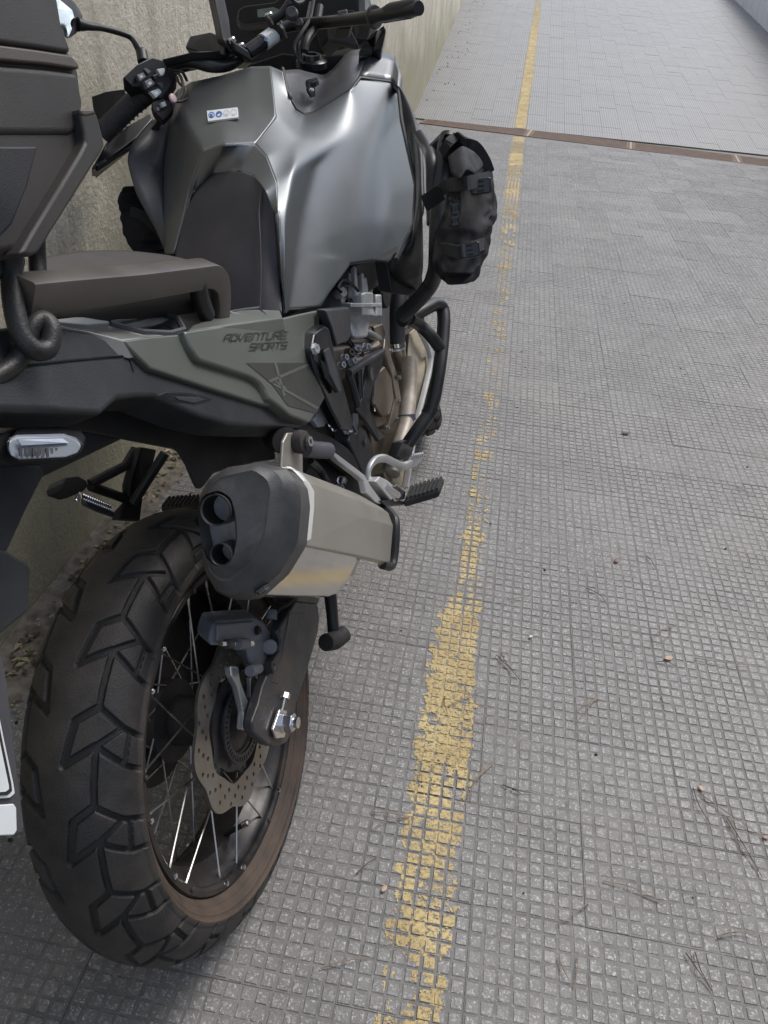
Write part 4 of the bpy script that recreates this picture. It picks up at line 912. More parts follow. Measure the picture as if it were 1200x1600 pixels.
p2_ = p0-pn.normalized()*.016
tail = prism('tail_cover', LP('-60,520 20,508 87,508 130,515 191,532 212,554 236,577 288,594 338,610 412,633 456,650 486,661 470,668 412,667 360,663 312,650 243,621 213,621 186,624 172,636 160,648 80,643 0,642 -60,645', p2_, pn), -pn.normalized()*.05, tailp, bike, bevel=.006, seg=3)
tube('tail_seam', LP('40,571 110,563 165,558 197,556 204,565 209,580', p2_+pn.normalized()*.0005, pn), .0013, blackg, tail, n=6, smooth_p=False)
prism('tail_vent', LP('246,617 258,611 300,613 332,622 330,628 306,634 262,626', p2_+pn.normalized()*.001, pn), -pn.normalized()*.004, blackg, tail, bevel=.002)
prism('tail_vent', LP('272,619 312,620 322,625 304,630 280,625', p2_+pn.normalized()*.002, pn), -pn.normalized()*.004, tailp, tail, bevel=.001)
mk('decal_patch', SP('385,567 483,567 497,596 507,621 494,646 450,634 425,600', .0007), [list(range(7))], decal, sc, smooth=False)
gl = paint_side
for s in ('428,566 432,567 446,618 443,619', '420,594 480,568 484,571 421,598', '426,600 430,599 498,636 495,640', '425,590 448,606 446,612'):
    q = SP(s, .0012); mk('decal_stripe', q, [list(range(len(q)))], gl, sc, smooth=False)
# stroke lettering
GLY = {'A': ['0,0 0,.7 .3,1 1,1 1,0', '0,.45 1,.45'], 'D': ['0,0 0,1 .75,1 1,.75 1,0 0,0'], 'V': ['0,1 0,.35 .45,0 1,1'], 'E': ['1,1 0,1 0,0 1,0', '0,.5 .9,.5'], 'N': ['0,0 0,1 .7,1 1,.75 1,0'],
       'T': ['0,1 1,1', '.5,1 .5,0'], 'U': ['0,1 0,0 .8,0 1,.2 1,1'], 'R': ['0,0 0,1 1,1 1,.5 .1,.5', '.45,.5 1,0'], 'S': ['1,1 0,1 0,.5 1,.5 1,0 0,0'], 'P': ['0,0 0,1 1,1 1,.45 0,.45'], 'O': ['0,0 0,1 1,1 1,0 0,0']}
def lettering(word, x0, y0, x1, y1, h, parent, m, wd=1.5, sl=.32):
    vs, fs = [], []; n = len(word); adv = (x1-x0)/n; gw = adv*.76
    for i, ch in enumerate(word):
        ox = x0+adv*i; oy = y0+(y1-y0)*i/n
        for st in GLY[ch]:
            pts = [tuple(map(float, q.split(','))) for q in st.split()]
            pp = [(ox+a*gw+sl*h*b_, oy-b_*h+(y1-y0)/n*a*.7) for a, b_ in pts]
            for (ax_, ay), (bx_, by) in zip(pp, pp[1:]):
                l = math.hypot(bx_-ax_, by-ay); ux, uy = (bx_-ax_)/l, (by-ay)/l; e = wd*.5
                quad = [(ax_-ux*e-uy*e, ay-uy*e+ux*e), (bx_+ux*e-uy*e, by+uy*e+ux*e), (bx_+ux*e+uy*e, by+uy*e-ux*e), (ax_-ux*e+uy*e, ay-uy*e-ux*e)]
                k = len(vs); vs += [PP(a, b_, p0+pn.normalized()*(.001+.00012*(len(fs) % 9)), pn) for a, b_ in quad]; fs.append([k, k+1, k+2, k+3])
    return mk('lettering', vs, fs, m, parent, smooth=False)
lm = mat('letter_black', (.025, .025, .024), .5)
lettering('ADVENTURE', 350, 533, 450, 528.5, 10.5, sc, lm)
lettering('SPORTS', 390, 547, 449, 544, 10, sc, lm)
# rear body mass and inner fender
prism('rear_frame', [V((x, y, z)) for x, y, z in ((.085, -.3, .93), (.085, .5, .78), (.085, .5, .62), (.085, .2, .76), (.085, -.3, .88))], (-.1, 0, 0), blackp, bike, bevel=.008)
prism('inner_fender', L('60,652,.09 186,625,.09 312,650,.09 425,668,.09 432,720,.09 400,725,.09 335,742,.09 318,765,.09 306,768,.09 296,740,.09 276,706,.09 210,694,.09 150,682,.09 80,670,.09'), (-.035, 0.05, 0), blackp, bike, bevel=.006)
0 and prism('chain_guard', [V((-.07, y, z)) for y, z in ((.0, .6), (.35, .68), (.42, .5), (.36, .45), (.3, .58), (.1, .62))], (-.05, 0, 0), blackp, bike, bevel=.004)
# grab rail
gr = tube('grab_rail', L('30,462,.165 90,455,.165 200,444,.163 300,430,.16 325,426,.158 338,440,.15 340,470,.14 338,495,.132'), 0, mat('rail_paint', (.1, .09, .083), .38, .55, .1, 20, bump=.2, bscale=900, dust=(.16, .14, .12), dustamt=.3), bike, rr=.03, sec=rsec(.0145, .0125, .0028), up=(.5, -.15, 1), angle=24)
tube('rail_foot', L('308,440,.158 312,465,.148 322,492,.138'), .011, blackp, gr, n=12, smooth_p=False)
prism('rail_bracket', L('304,432,.158 330,436,.156 336,498,.132 320,500,.132'), (-.008, 0, 0), blackp, gr, bevel=.003)
rk = mat('rack_tube', (.022, .022, .024), .45, .2, .15, 25, bump=.25, bscale=500, dust=(.1, .08, .06), dustamt=.3)
tube('rack_tube', L('0,330,.17 18,380,.165 18,430,.16 22,480,.165 34,525,.17 55,547,.175 75,543,.178 80,515,.178 66,500,.172 48,512,.168 38,545,.165 15,575,.16 -30,600,.155'), .0082, rk, bike, n=14)
tube('rack_tube', L('56,340,.13 58,400,.12 60,440,.12'), .0075, rk, bike, n=12)
prism('rack_mount', L('-10,395,.16 36,392,.16 44,405,.16 40,428,.16 30,432,.16 0,436,.16'), (-.1, 0, 0), blackp, bike, bevel=.006)
# indicator
ind = prism('indicator', L('8,688,.16 24,680,.16 60,679,.16 100,678,.16 122,684,.165 132,698,.17 124,712,.168 104,719,.165 30,724,.16 16,718,.16 10,702,.16'), (-.01, .02, -.002), blackg, bike, bevel=.003)
prism('indicator_lens', L('14,689,.1625 26,683,.1625 100,681,.1625 119,687,.167 128,698,.171 121,710,.17 102,716,.167 30,720,.1625 17,714,.1625 13,702,.1625'), (-.004, .006, 0), lensm, ind, bevel=.003, seg=3)
for k in range(12): prism('reflector', L('%f,700,.1665 %f,700,.1665 %f,713,.1665 %f,713,.1665' % (30+k*7, 34+k*7, 35+k*7, 31+k*7)), (-.001, 0, 0), chrome if k % 3 else greyplas, ind, bevel=0)
prism('reflector', L('28,687,.1660 98,685,.1665 108,692,.1685 34,696,.1660'), (-.001, 0, 0), mat('reflector_blue', (.42, .46, .53), .3, .3), ind, bevel=0)
tube('indicator_stem', L('14,702,.15 -20,705,.13 -60,705,.1'), .013, blackp, ind, n=12, smooth_p=False)
# mudguard / plate holder and plate
prism('mudguard', L('-60,640,.10 -60,745,.10 0,728,.11 66,724,.11 72,740,.11 44,795,.11 14,862,.11 -60,905,.10')[1:], (-.05, 0, 0), tailp, bike, bevel=.004)
prism('plate_bracket', L('-60,840,.115 16,862,.12 50,884,.12 47,955,.12 0,994,.115 -60,1000,.11'), (-.03, 0, 0), tailp, bike, bevel=.004)
prism('plate_holder', L('-60,950,.13 0,1000,.13 14,1070,.13 24,1160,.13 40,1290,.13 38,1306,.13 -60,1312,.13'), (-.02, .004, 0), greyplas, bike, bevel=.004)
npl = prism('number_plate', L('-60,1100,.1325 0,1120,.1325 8,1160,.1325 22,1225,.1325 24,1240,.1325 16,1247,.1325 -60,1252,.1325'), (-.002, 0, 0), white, bike, bevel=.001)
prism('plate_border', L('-60,1108,.1335 -2,1128,.1335 5,1163,.1335 18,1225,.1335 19,1236,.1335 12,1242,.1335 -60,1247,.1335'), (-.001, 0, 0), lm, npl, bevel=0)
prism('plate_face', L('-60,1113,.1340 -6,1134,.1340 1,1165,.1340 14,1228,.1340 14,1233,.1340 9,1237,.1340 -60,1242,.1340'), (-.0008, 0, 0), white, npl, bevel=0)
prism('plate_strip', L('-60,1262,.1325 22,1256,.1325 26,1262,.1325 27,1298,.1325 22,1305,.1325 -60,1308,.1325'), (-.002, 0, 0), white, npl, bevel=.001)

# ---------------------------------------------------------------- pegs, hangers, pedal
hb = prism('passenger_peg_bracket', L('207,699,-.17 232,703,-.17 221,745,-.19 211,775,-.2 206,815,-.21 172,813,-.21 176,800,-.21 190,785,-.21 192,760,-.2 198,730,-.18'), (.018, 0, 0), blackp, bike, bevel=.004)
for s in ('141,756,-.215 168,742,-.2 196,728,-.18 212,702,-.17', '142,760,-.215 170,770,-.21 198,780,-.2', '258,708,-.12 232,748,-.15 208,786,-.18'): tube('bracket_arm', L(s), .0085, blackp, hb, n=10, smooth_p=False)
prism('passenger_peg', L('98,755,-.23 104,745,-.23 122,743,-.23 136,750,-.225 140,760,-.225 130,768,-.23 118,771,-.23 100,765,-.23'), (-.02, -.02, .0), rubber, bike, bevel=.004)
a_, b_ = P(122, 777, -.215), P(170, 796, -.205); hx = []
for i in range(141):
    t_ = i/140; ax_, u_, v_ = basis(b_-a_); th_ = t_*2*math.pi*14; hx.append(a_.lerp(b_, t_)+(u_*math.cos(th_)+v_*math.sin(th_))*.0075)
tube('return_spring', hx, .0019, chrome, bike, n=6, smooth_p=False)
prism('spring_bracket', L('126,783,-.205 170,800,-.2 172,808,-.2 150,800,-.2 128,790,-.205'), (.01, 0, 0), alloyd, hb, bevel=.001)
def peg(name, c, ax, fw, m, length=.075, wd=.042, ht=.022, teeth=8):
    ax = V(ax).normalized(); fw = V(fw).normalized(); up = ax.cross(fw).normalized()
    if up.z < 0: up = -up
    o = box(name, c, (length, wd, ht), m, bike, axes=(ax, fw, up), bevel=.008, seg=3)
    for k in range(teeth):
        t_ = (k+.5)/teeth-.5; box('peg_rib', V(c)+ax*(length*.93*t_)+up*ht*.5, (length/teeth*.55, wd*(.96-.2*abs(t_)), ht*.3), m, o, axes=(ax, fw, up), bevel=.0015)
    return o
pgc = P(663, 769, .262); pax = P(688, 762, .29)-P(640, 776, .235)
pg = peg('rider_peg', pgc, pax, (0.05, 1, .0), rubber, length=.08, wd=.052)
peg('rider_peg', P(285, 789, -.27), (1, 0, .02), (0, 1, 0), rubber, length=.085)
hgm = mat('silver_hanger', (.6, .6, .59), .38, .6, .08, 20, dust=(.34, .31, .27), dustamt=.2)
hn = prism('peg_hanger', L('505,694,.185 512,698,.187 536,716,.195 570,742,.205 580,760,.21 597,783,.215 596,788,.215 588,785,.215 573,770,.21 569,752,.207 560,744,.203 530,721,.193'), (-.012, 0, 0), hgm, bike, bevel=.002)
prism('hanger_clevis', L('586,752,.215 594,744,.217 606,750,.221 624,766,.226 618,776,.226 612,782,.224', )[0:6], (-.03, 0, 0), hgm, hn, bevel=.003)
prism('hanger_clevis', L('606,764,.224 620,757,.228 634,768,.232 633,780,.23 618,784,.226', ), (-.012, 0, 0), chrome, hn, bevel=.002)
prism('peg_base', L('594,782,.218 620,780,.225 636,784,.232 630,790,.23 602,792,.218'), (-.02, 0, 0), blackg, hn, bevel=.003)
cyl('clevis_pin', P(600, 758, .218), P(622, 774, .23), .006, chrome, hn, n=12)
tube('brake_rod', L('476,700,.175 494,703,.18 512,704,.184'), .0135, mat('rod_grey', (.12, .115, .13), .45, .2), bike, n=14, smooth_p=False)
pd = tube('brake_pedal', L('580,760,.195 575,745,.197 577,731,.2 586,719,.205 600,716,.212 614,722,.22 628,728,.228 641,724,.235'), 0, hgm, bike, sec=rsec(.0075, .0045, .002), angle=50)
tp = prism('pedal_tip', L('632,728,.232 640,716,.236 650,708,.242 662,708,.248 663,714,.248 655,722,.243 640,728,.236'), (-.006, -.004, -.008), alloy, pd, bevel=.002)
for k in range(6): box('pedal_tooth', P(644+k*3.2, 713-k*.6, .243+k*.0012), (.004, .008, .008), alloy, tp, bevel=.001)
# ---------------------------------------------------------------- right front bodywork
sh = D('''a:612,128,.2 b:626,136,.225 c:642,170,.26 d:655,240,.3 e:660,330,.315 f:662,420,.3 g:655,452,.27 h:618,455,.23 i:604,410,.24 j:620,404,.278 k:647,350,.289 l:650,288,.277 m:628,188,.242 n:622,142,.218 o:640,400,.3 p:652,350,.305''')
net('side_shroud', sh, ['n b a', 'n m c b', 'm l d c', 'l k p e d'[:0] or 'l k p d', 'd p e', 'k j o p', 'p o f e', 'j i h o', 'o h g f'], blackp, bike, crease=['b c d *.6', 'm l k j *.8', 'p o *.5', 'l k *.6', 'd p *.4'], thick=.008, sub=2)
prism('shroud_panel', L('604,408,.236 640,384,.27 660,390,.28 661,450,.27 640,462,.26 612,458,.236'), (-.03, .02, 0), blackp, bike, bevel=.005)
0 and tube('shroud_edge', L('636,118,.235 648,160,.27 658,215,.3 664,280,.318 664,350,.32'), .0035, greyplas, bike, n=8)
# ---------------------------------------------------------------- handlebar (turned left), switches, mirror
barm = mat('bar_black', (.028, .027, .027), .36, .3, .12, 20)
bl, bc1, bc2, br_ = P(165, 205, -.36), P(372, 90, -.095), P(438, 45, -.02), P(655, 14, .31)
hbp = [P(160, 208, -.365), P(196, 172, -.31), P(228, 142, -.265), P(258, 113, -.225), P(276, 99, -.2), P(300, 97, -.17), P(330, 104, -.135), P(356, 102, -.11), P(380, 88, -.085), P(410, 66, -.05), P(440, 45, -.02), P(470, 38, .02), P(520, 34, .1), P(575, 27, .2), P(620, 20, .27), P(655, 13, .32)]
hbar = tube('handlebar', hbp, .0115, barm, bike, n=16)
gripm = mat('grip_rubber', (.032, .031, .033), .6, 0, .15, 40, bump=.4, bscale=900)
gl_ = tube('grip', [P(158, 210, -.368), P(180, 188, -.335), P(204, 165, -.3), P(230, 143, -.265)], [.0215, .021, .0205, .0225], gripm, hbar, n=20)
for k in range(9):
    t_ = .12+k*.09; c = P(158, 210, -.368).lerp(P(228, 145, -.266), t_); lathe('grip_rib', [(-.002, .0205), (-.001, .0222), (.001, .0222), (.002, .0205)], c, P(230, 143, -.265)-P(158, 210, -.368), gripm, gl_, n=20)
grr = tube('grip', [P(585, 26, .215), P(600, 24, .238), P(612, 19, .257), P(640, 14, .298), P(652, 11, .315), P(657, 12, .32)], [.0095, .013, .0155, .0155, .0135, .007], rubber, hbar, n=18, smooth_p=False)
# left switch housing
swp = prism('switch_housing', [P(190, 122, -.25), P(214, 100, -.235), P(236, 88, -.23), P(262, 95, -.215), P(276, 108, -.205), P(277, 122, -.205), P(266, 138, -.21), P(252, 154, -.22), P(240, 150, -.232), P(222, 138, -.25), P(205, 137, -.26)], V((-.03, .045, -.02)), blackp, hbar, bevel=.005, seg=3)
sc_ = on_plane([P(200, 122, -.25), P(250, 95, -.225), P(250, 148, -.225)])
def button(q, m, lab=None, h=.003): return prism('button', [PP(x, y, sc_[0]+sc_[1]*.004, sc_[1]) for x, y in q], -sc_[1]*.008, m, swp, bevel=.0012)
for q, m in (([(214, 117), (224, 113), (229, 120), (219, 127)], buttonm), ([(226, 127), (236, 122), (243, 131), (231, 138)], buttonm), ([(222, 105), (226, 103), (237, 112), (232, 116)], greyplas), ([(232, 98), (244, 95), (250, 101), (240, 106)], buttonm),
             ([(245, 108), (256, 106), (262, 114), (252, 119)], greym), ([(258, 104), (268, 104), (270, 110), (262, 112)], buttonm), ([(239, 118), (246, 115), (249, 121), (243, 125)], blackg), ([(246, 129), (257, 128), (262, 139), (254, 139)], greyplas), ([(258, 121), (268, 114), (273, 124), (264, 132)], buttonm), ([(235, 143), (248, 138), (254, 144), (244, 153)], greym)):
    button(q, m)
for q in ([(218, 119), (222, 117), (224, 120), (220, 122)], [(231, 129), (236, 127), (238, 131), (233, 133)], [(236, 100), (242, 98), (244, 101), (239, 103)], [(262, 121), (267, 119), (269, 123), (265, 126)], [(241, 144), (246, 142), (248, 145), (244, 149)]):
    prism('button_mark', [PP(x, y, sc_[0]+sc_[1]*.0046, sc_[1]) for x, y in q], -sc_[1]*.001, greym if q[0][0] < 240 else white, swp, bevel=0)
prism('switch_lower', [P(236, 160, -.235), P(252, 152, -.225), P(268, 158, -.215), P(272, 172, -.215), P(256, 190, -.225), P(240, 176, -.235)], V((-.02, .03, -.01)), blackp, hbar, bevel=.004)
lathe('horn_button', [(0, .0085), (.004, .0085), (.005, .007)], P(269, 154, -.2), sc_[1], mat('horn_red_white', (.55, .4, .4), .4), swp, n=18, cap=True)
button([(252, 160), (258, 158), (261, 165), (255, 168)], greym); button([(244, 168), (249, 167), (250, 173), (246, 174)], greyplas)
wirem = mat('wire_brown', (.13, .1, .085), .5)
for s in ('272,112,-.2 281,118,-.19 286,134,-.185 282,150,-.19 272,158,-.2', '276,120,-.2 280,130,-.195 290,140,-.18 284,156,-.19', '270,158,-.2 284,158,-.19 296,150,-.18', '268,110,-.2 284,112,-.18 292,126,-.18'): tube('cable', L(s), .003, wirem if '272' in s or '276' in s else blackp, hbar, n=8)
lv = tube('clutch_lever', L('262,158,-.24 246,196,-.29 216,222,-.335 180,244,-.365 150,262,-.385'), [.008, .006, .0055, .006, .0075], barm, hbar, n=10)
# hand guards
prism('hand_guard', L('143,150,-.36 165,143,-.35 195,139,-.33 205,170,-.36 180,200,-.37 150,200,-.37'), (-.02, .03, -.02), blackp, hbar, bevel=.006)
prism('hand_guard', L('142,263,-.38 166,222,-.38 200,196,-.36 235,176,-.33 240,186,-.32 214,214,-.33 178,243,-.36 150,262,-.38'), (-.025, .03, -.02), blackg, hbar, bevel=.006)
prism('hand_guard', L('250,92,-.2 300,80,-.15 360,76,-.1 360,92,-.1 310,92,-.15 268,100,-.2'), (-.02, .05, -.02), blackp, hbar, bevel=.006)
# mirror
mr_ = tube('mirror_stem', L('222,90,-.25 219,80,-.255 206,60,-.265 190,52,-.275 160,44,-.29 138,41,-.3 122,38,-.31'), [.0085, .0085, .0058, .0058, .0058, .0075, .012], barm, hbar, n=12)
cyl('mirror_clamp', P(224, 98, -.245), P(221, 80, -.252), .011, blackp, mr_, n=14, bevel=.002)
mrr = prism('mirror_head', L('70,-30,-.312 95,-4,-.312 114,14,-.312 126,34,-.312 122,52,-.312 108,63,-.312 85,50,-.312 55,10,-.312'), (-.01, .035, .01), blackp, mr_, bevel=.008, seg=3)
prism('mirror_glass', [p+V((.001, -.002, 0)) for p in L('70,-28,-.312 93,0,-.312 112,16,-.312 117,32,-.312 106,58,-.312 84,48,-.312 56,10,-.312')], (0, .002, 0), mirrorm, mrr, bevel=0)
# bar clamps, label
for (p_, q_) in (((366, 73, -.085), (380, 82, -.075)), ((424, 34, -.03), (438, 44, -.015))):
    a, b_ = P(*p_), P(*q_); d_ = (b_-a).normalized(); c = (a+b_)/2; up_ = V((-.1, -.2, 1)).normalized(); sd__ = d_.cross(up_)
    ck = box('bar_clamp', c-up_*.004, ((b_-a).length+.022, .022, .024), blackp, bike, axes=(d_, sd__, up_), bevel=.004)
    for e in (a, b_): lathe('clamp_bolt', [(0, .0085), (.007, .0085), (.009, .007), (.009, .004), (.005, .004)], e+up_*.008, up_, chrome, ck, n=16, cap=True)
cyl('bar_tube', P(386, 84, -.078), P(432, 52, -.028), .0155, blackg, hbar, n=24)
lb = tube('bar_label', [P(411, 67, -.05)+V((.001, -.001, .001)), P(428, 55, -.033)+V((.001, -.001, .001))], .0163, white, hbar, n=24, smooth_p=False)
lpl = (P(418, 58, -.035), (V((.55, -.6, .6))).normalized())
for px, py in ((416, 61), (424, 55)): disc_on(px, py, 3.0, bluem if px < 420 else greym, lb, (P(px, py, -.03)+V((.006, -.006, .006)), lpl[1]), .0, inner=.55)
# ---------------------------------------------------------------- cockpit
tower = prism('dash_tower', [PY(a, b_, 1.42) for a, b_ in ((334, -25), (348, 40), (352, 60), (345, 100), (470, 95), (520, 80), (560, 70), (575, 40), (560, -25))], (0, .1, -.02), blackp, bike, bevel=.008)
prism('steering_head', [PY(a, b_, 1.2) for a, b_ in ((380, 100), (440, 80), (500, 85), (545, 80), (520, 110), (470, 118), (420, 118))], (0, .05, -.08), blackp, bike, bevel=.008)
prism('screen_bracket', L('330,-25,-.105 346,-25,-.10 358,30,-.098 362,60,-.092 372,82,-.085 362,84,-.09 348,62,-.098 340,20,-.105'), (-.03, .04, 0), blackp, bike, bevel=.004)
dsp = prism('display', [PY(a, b_, 1.33) for a, b_ in ((372, 15), (382, 9), (428, 3), (452, -12), (460, 8), (452, 28), (425, 36), (385, 41), (375, 40), (369, 34))], (-.01, .03, -.01), greyplas, bike, bevel=.003)
prism('display_face', [p+V((.002, -.003, .001)) for p in [PY(a, b_, 1.33) for a, b_ in ((374, 17), (383, 12), (428, 6), (450, -8), (456, 8), (448, 25), (424, 33), (386, 38), (377, 37), (372, 32))]], (0, .002, 0), blackg, dsp, bevel=0)
prism('lcd_panel', [p+V((.004, -.006, .002)) for p in [PY(a, b_, 1.33) for a, b_ in ((401, 17), (426, 13), (438, 18), (430, 27), (402, 29))]], (0, .002, 0), lcd, dsp, bevel=0)
tube('bridge_arm', L('424,32,-.02 440,22,0 455,0,.02 466,-20,.03'), .009, blackg, bike, n=10)
tube('key_ring', L('452,-6,.03 462,4,.035 472,2,.04 480,-10,.045'), .004, alloyd, bike, n=8)
lathe('dash_knob', [(0, .012), (.008, .014), (.014, .01)], P(456, 24, .02), (.3, -.8, .4), alloyd, bike, n=16, cap=True)
lathe('dash_knob', [(0, .009), (.006, .011), (.012, .008)], P(466, 38, .025), (.3, -.8, .4), alloyd, bike, n=16, cap=True)
tube('brake_hose', L('486,5,.03 478,40,.03 468,70,.03 470,95,.03'), .0045, blackg, bike, n=8)
tube('throttle_cable', L('490,0,.05 484,30,.045 472,50,.035 460,75,.02 470,98,.03'), .004, blackp, bike, n=8)
tube('dash_hose', L('500,10,.06 494,40,.055 480,62,.045 476,80,.04'), .008, blackp, bike, n=10)
prism('inner_fairing', [PY(a, b_, 1.36) for a, b_ in ((486, -25), (560, -25), (560, 30), (575, 60), (560, 70), (550, 60), (520, 55), (500, 75), (490, 40))], (0, .05, -.03), blackp, bike, bevel=.006)
prism('fairing_pocket', [PY(a, b_, 1.33) for a, b_ in ((510, 40), (548, 45), (560, 68), (556, 72), (538, 66), (512, 62))], (0, .006, -.01), greyplas, bike, bevel=.003)
prism('upper_fairing', L('575,60,.16 588,48,.19 600,38,.2 604,44,.2 596,82,.18 584,78,.165 560,80,.15'), (-.02, .05, -.03), blackg, bike, bevel=.005)
rs_ = prism('switch_housing', [PY(a, b_, 1.22) for a, b_ in ((520, 22), (548, 14), (556, 16), (552, 36), (548, 44), (526, 44), (520, 36))], (-.02, .04, -.02), blackp, hbar, bevel=.004)
prism('switch_housing', L('556,22,.15 570,14,.18 584,18,.2 586,36,.2 578,44,.19 560,42,.16'), (-.02, .04, -.02), greyplas, hbar, bevel=.004)
lathe('bar_ring', [(0, .019), (.004, .021), (.008, .019)], P(583, 27, .21), P(610, 22, .25)-P(583, 27, .21), alloyd, hbar, n=20, cap=True)
box('rocker', P(536, 28, .125)+V((.004, -.012, .006)), (.02, .008, .014), buttonm, rs_, bevel=.002)
prism('shroud_left', L('356,60,-.1 330,50,-.16 296,56,-.2 288,74,-.2 320,82,-.16 350,86,-.1'), (-.02, .06, -.02), blackp, bike, bevel=.005)
# ---------------------------------------------------------------- engine side
prism('engine_block', L('505,500,.06 560,430,.08 620,440,.1 650,470,.1 655,560,.1 640,690,.1 600,720,.1 540,700,.1 500,640,.1'), (-.22, .06, -.02), alloyd, bike, bevel=.02)
cy = prism('cylinder', L('533,414,0.133 572,414,0.148 577,452,0.153 579,500,0.153 576,528,0.153 556,530,0.148 547,505,0.140 536,470,0.133'), (-.06, .02, 0), castal, bike, bevel=.008, seg=3)
prism('cylinder_dark', L('531,418,0.136 548,416,0.138 550,452,0.138 545,470,0.138 530,455,0.136'), (-.01, 0, 0), alloyd, cy, bevel=.004)
for x in (553, 564): prism('cylinder_rib', L('%d,413,0.150 %d,413,0.151 %d,462,0.154 %d,462,0.153' % (x, x+4, x+7, x+3)), (-.008, 0, 0), castal, cy, bevel=.0015)
tb_ = prism('valve_housing', L('566,458,0.163 572,456,0.164 584,457,0.166 584,480,0.166 586,494,0.166 568,493,0.163'), (-.03, .01, 0), castal, cy, bevel=.004)
prism('valve_housing', L('588,460,0.170 597,460,0.172 598,495,0.172 588,495,0.170'), (-.03, .01, 0), castal, cy, bevel=.004)
prism('housing_flange', L('548,474,0.158 597,474,0.174 597,479,0.174 548,480,0.158'), (-.02, .01, 0), castal, cy, bevel=.001)
for px, py, r in ((534, 457, .0085), (545, 471, .006), (541, 442, .006), (551, 448, .007), (556, 460, .008)): lathe('sensor', [(-.014, r*1.2), (0, r*1.2), (.003, r), (.006, r), (.006, r*.5)], P(px, py, .142), (.8, -.5, .3), castal if r > .0065 else chrome, cy, n=14, cap=True)
tube('sensor_wire', L('534,457,0.153 528,448,0.148 538,437,0.148 552,446,0.153 560,455,0.158'), .003, blackp, cy, n=8)
lathe('round_cover', [(-.02, .028), (0, .028), (.004, .024)], P(603, 462, .15), (1, -.2, 0), blackp, bike, n=24, cap=True)
hp = tube('coolant_pipe', L('566,518,.14 578,524,.15 590,532,.155 597,545,.155'), .0105, mat('pipe_grey', (.2, .21, .21), .4, .4), bike, n=14)
lathe('pipe_collar', [(0, .013), (.008, .013)], P(570, 519, .142), P(590, 532, .155)-P(566, 518, .14), chrome, hp, n=18)
rh = tube('radiator_hose', L('632,440,.2 626,456,.195 622,480,.19 621,510,.186 621,538,.184'), [.019, .019, .0185, .0175, .0165], mat('hose_black', (.022, .022, .026), .5, 0, .15, dust=(.09, .08, .08), dustamt=.2), bike, n=20)
lathe('hose_clamp', [(0, .0175), (.01, .0175)], P(621, 535, .184), (0, -.15, -1), chrome, rh, n=22)
lathe('hose_clamp', [(0, .0172), (.005, .0172)], P(621, 543, .184), (0, -.15, -1), alloy, rh, n=22)
tube('outlet_pipe', L('622,543,.184 625,558,.184 628,572,.18'), .0145, mat('tan_metal', (.3, .26, .22), .4, .7, .15), rh, n=18)
# clutch cover and cases
def dome(name, px, py, x, rx, ry, h, m, parent, n=32, tilt=0, steps=5):
    c = P(px, py, x); rings = []
    for s in range(steps):
        t_ = s/(steps-1); k = math.cos(t_*math.pi/2*.92); hh = h*math.sin(t_*math.pi/2)
        rings.append([c+V((hh, (rx*math.cos(2*math.pi*i/n+tilt))*k, (ry*math.sin(2*math.pi*i/n+tilt))*k)) for i in range(n)])
    rings = [[p-V((.03, 0, 0)) for p in rings[0]]]+rings
    return loft(name, rings, m, parent, cap=True, angle=40)
cc = prism('clutch_cover', L('557,560,.16 580,545,.165 598,528,.17 606,545,.172 618,580,.175 624,620,.175 620,650,.172 606,668,.168 590,672,.164 574,655,.16 566,620,.158'), (-.05, 0, 0), bronze, bike, bevel=.012, seg=4)
prism('cover_plate', L('588,585,.178 602,572,.18 612,590,.182 616,622,.182 610,648,.18 598,652,.178 586,632,.176'), (-.01, 0, 0), bronze, cc, bevel=.004, seg=3)
prism('cover_rim', L('602,528,.178 608,545,.18 621,585,.184 627,622,.184 622,652,.18 606,670,.174 612,652,.18 618,622,.183 612,585,.182 600,548,.178'), (-.02, 0, 0), bronze, cc, bevel=.003)
for px, py in ((609, 548), (622, 590), (625, 628), (618, 655), (604, 668)): bolt('case_bolt', P(px, py, .185), (1, 0, 0), .0045, .006, alloy, cc)
prism('crank_case', L('520,545,.13 600,530,.15 606,560,.15 560,575,.14 530,600,.13'), (-.05, .02, 0), mat('brown_case', (.24, .2, .175), .55, .5, .3, 40, bump=.4, bscale=200, dust=(.25, .2, .17), dustamt=.5), bike, bevel=.006)
for k, (px, py, m_) in enumerate(((535, 560, castal), (543, 552, bronze), (553, 548, castal), (560, 556, bronze), (548, 565, castal), (570, 545, castal), (530, 572, alloy), (577, 552, bronze), (583, 537, castal), (590, 541, bronze))):
    bolt('case_boss', P(px, py, .15), (.9, -.3, .3), .006+.002*(k % 3), .012, m_, bike, n=(6 if k % 2 else 12))
for s in ('541,527,.16 547,538,.16 556,549,.16 575,547,.165 590,543,.17 598,538,.17', '546,530,.158 552,541,.158 548,552,.158 556,560,.158'): tube('wiring', L(s), .0028, blackg, bike, n=8)
prism('brown_block', L('585,510,.15 598,505,.155 604,520,.16 600,530,.16 588,528,.152'), (-.03, .01, 0), bronze, bike, bevel=.004)
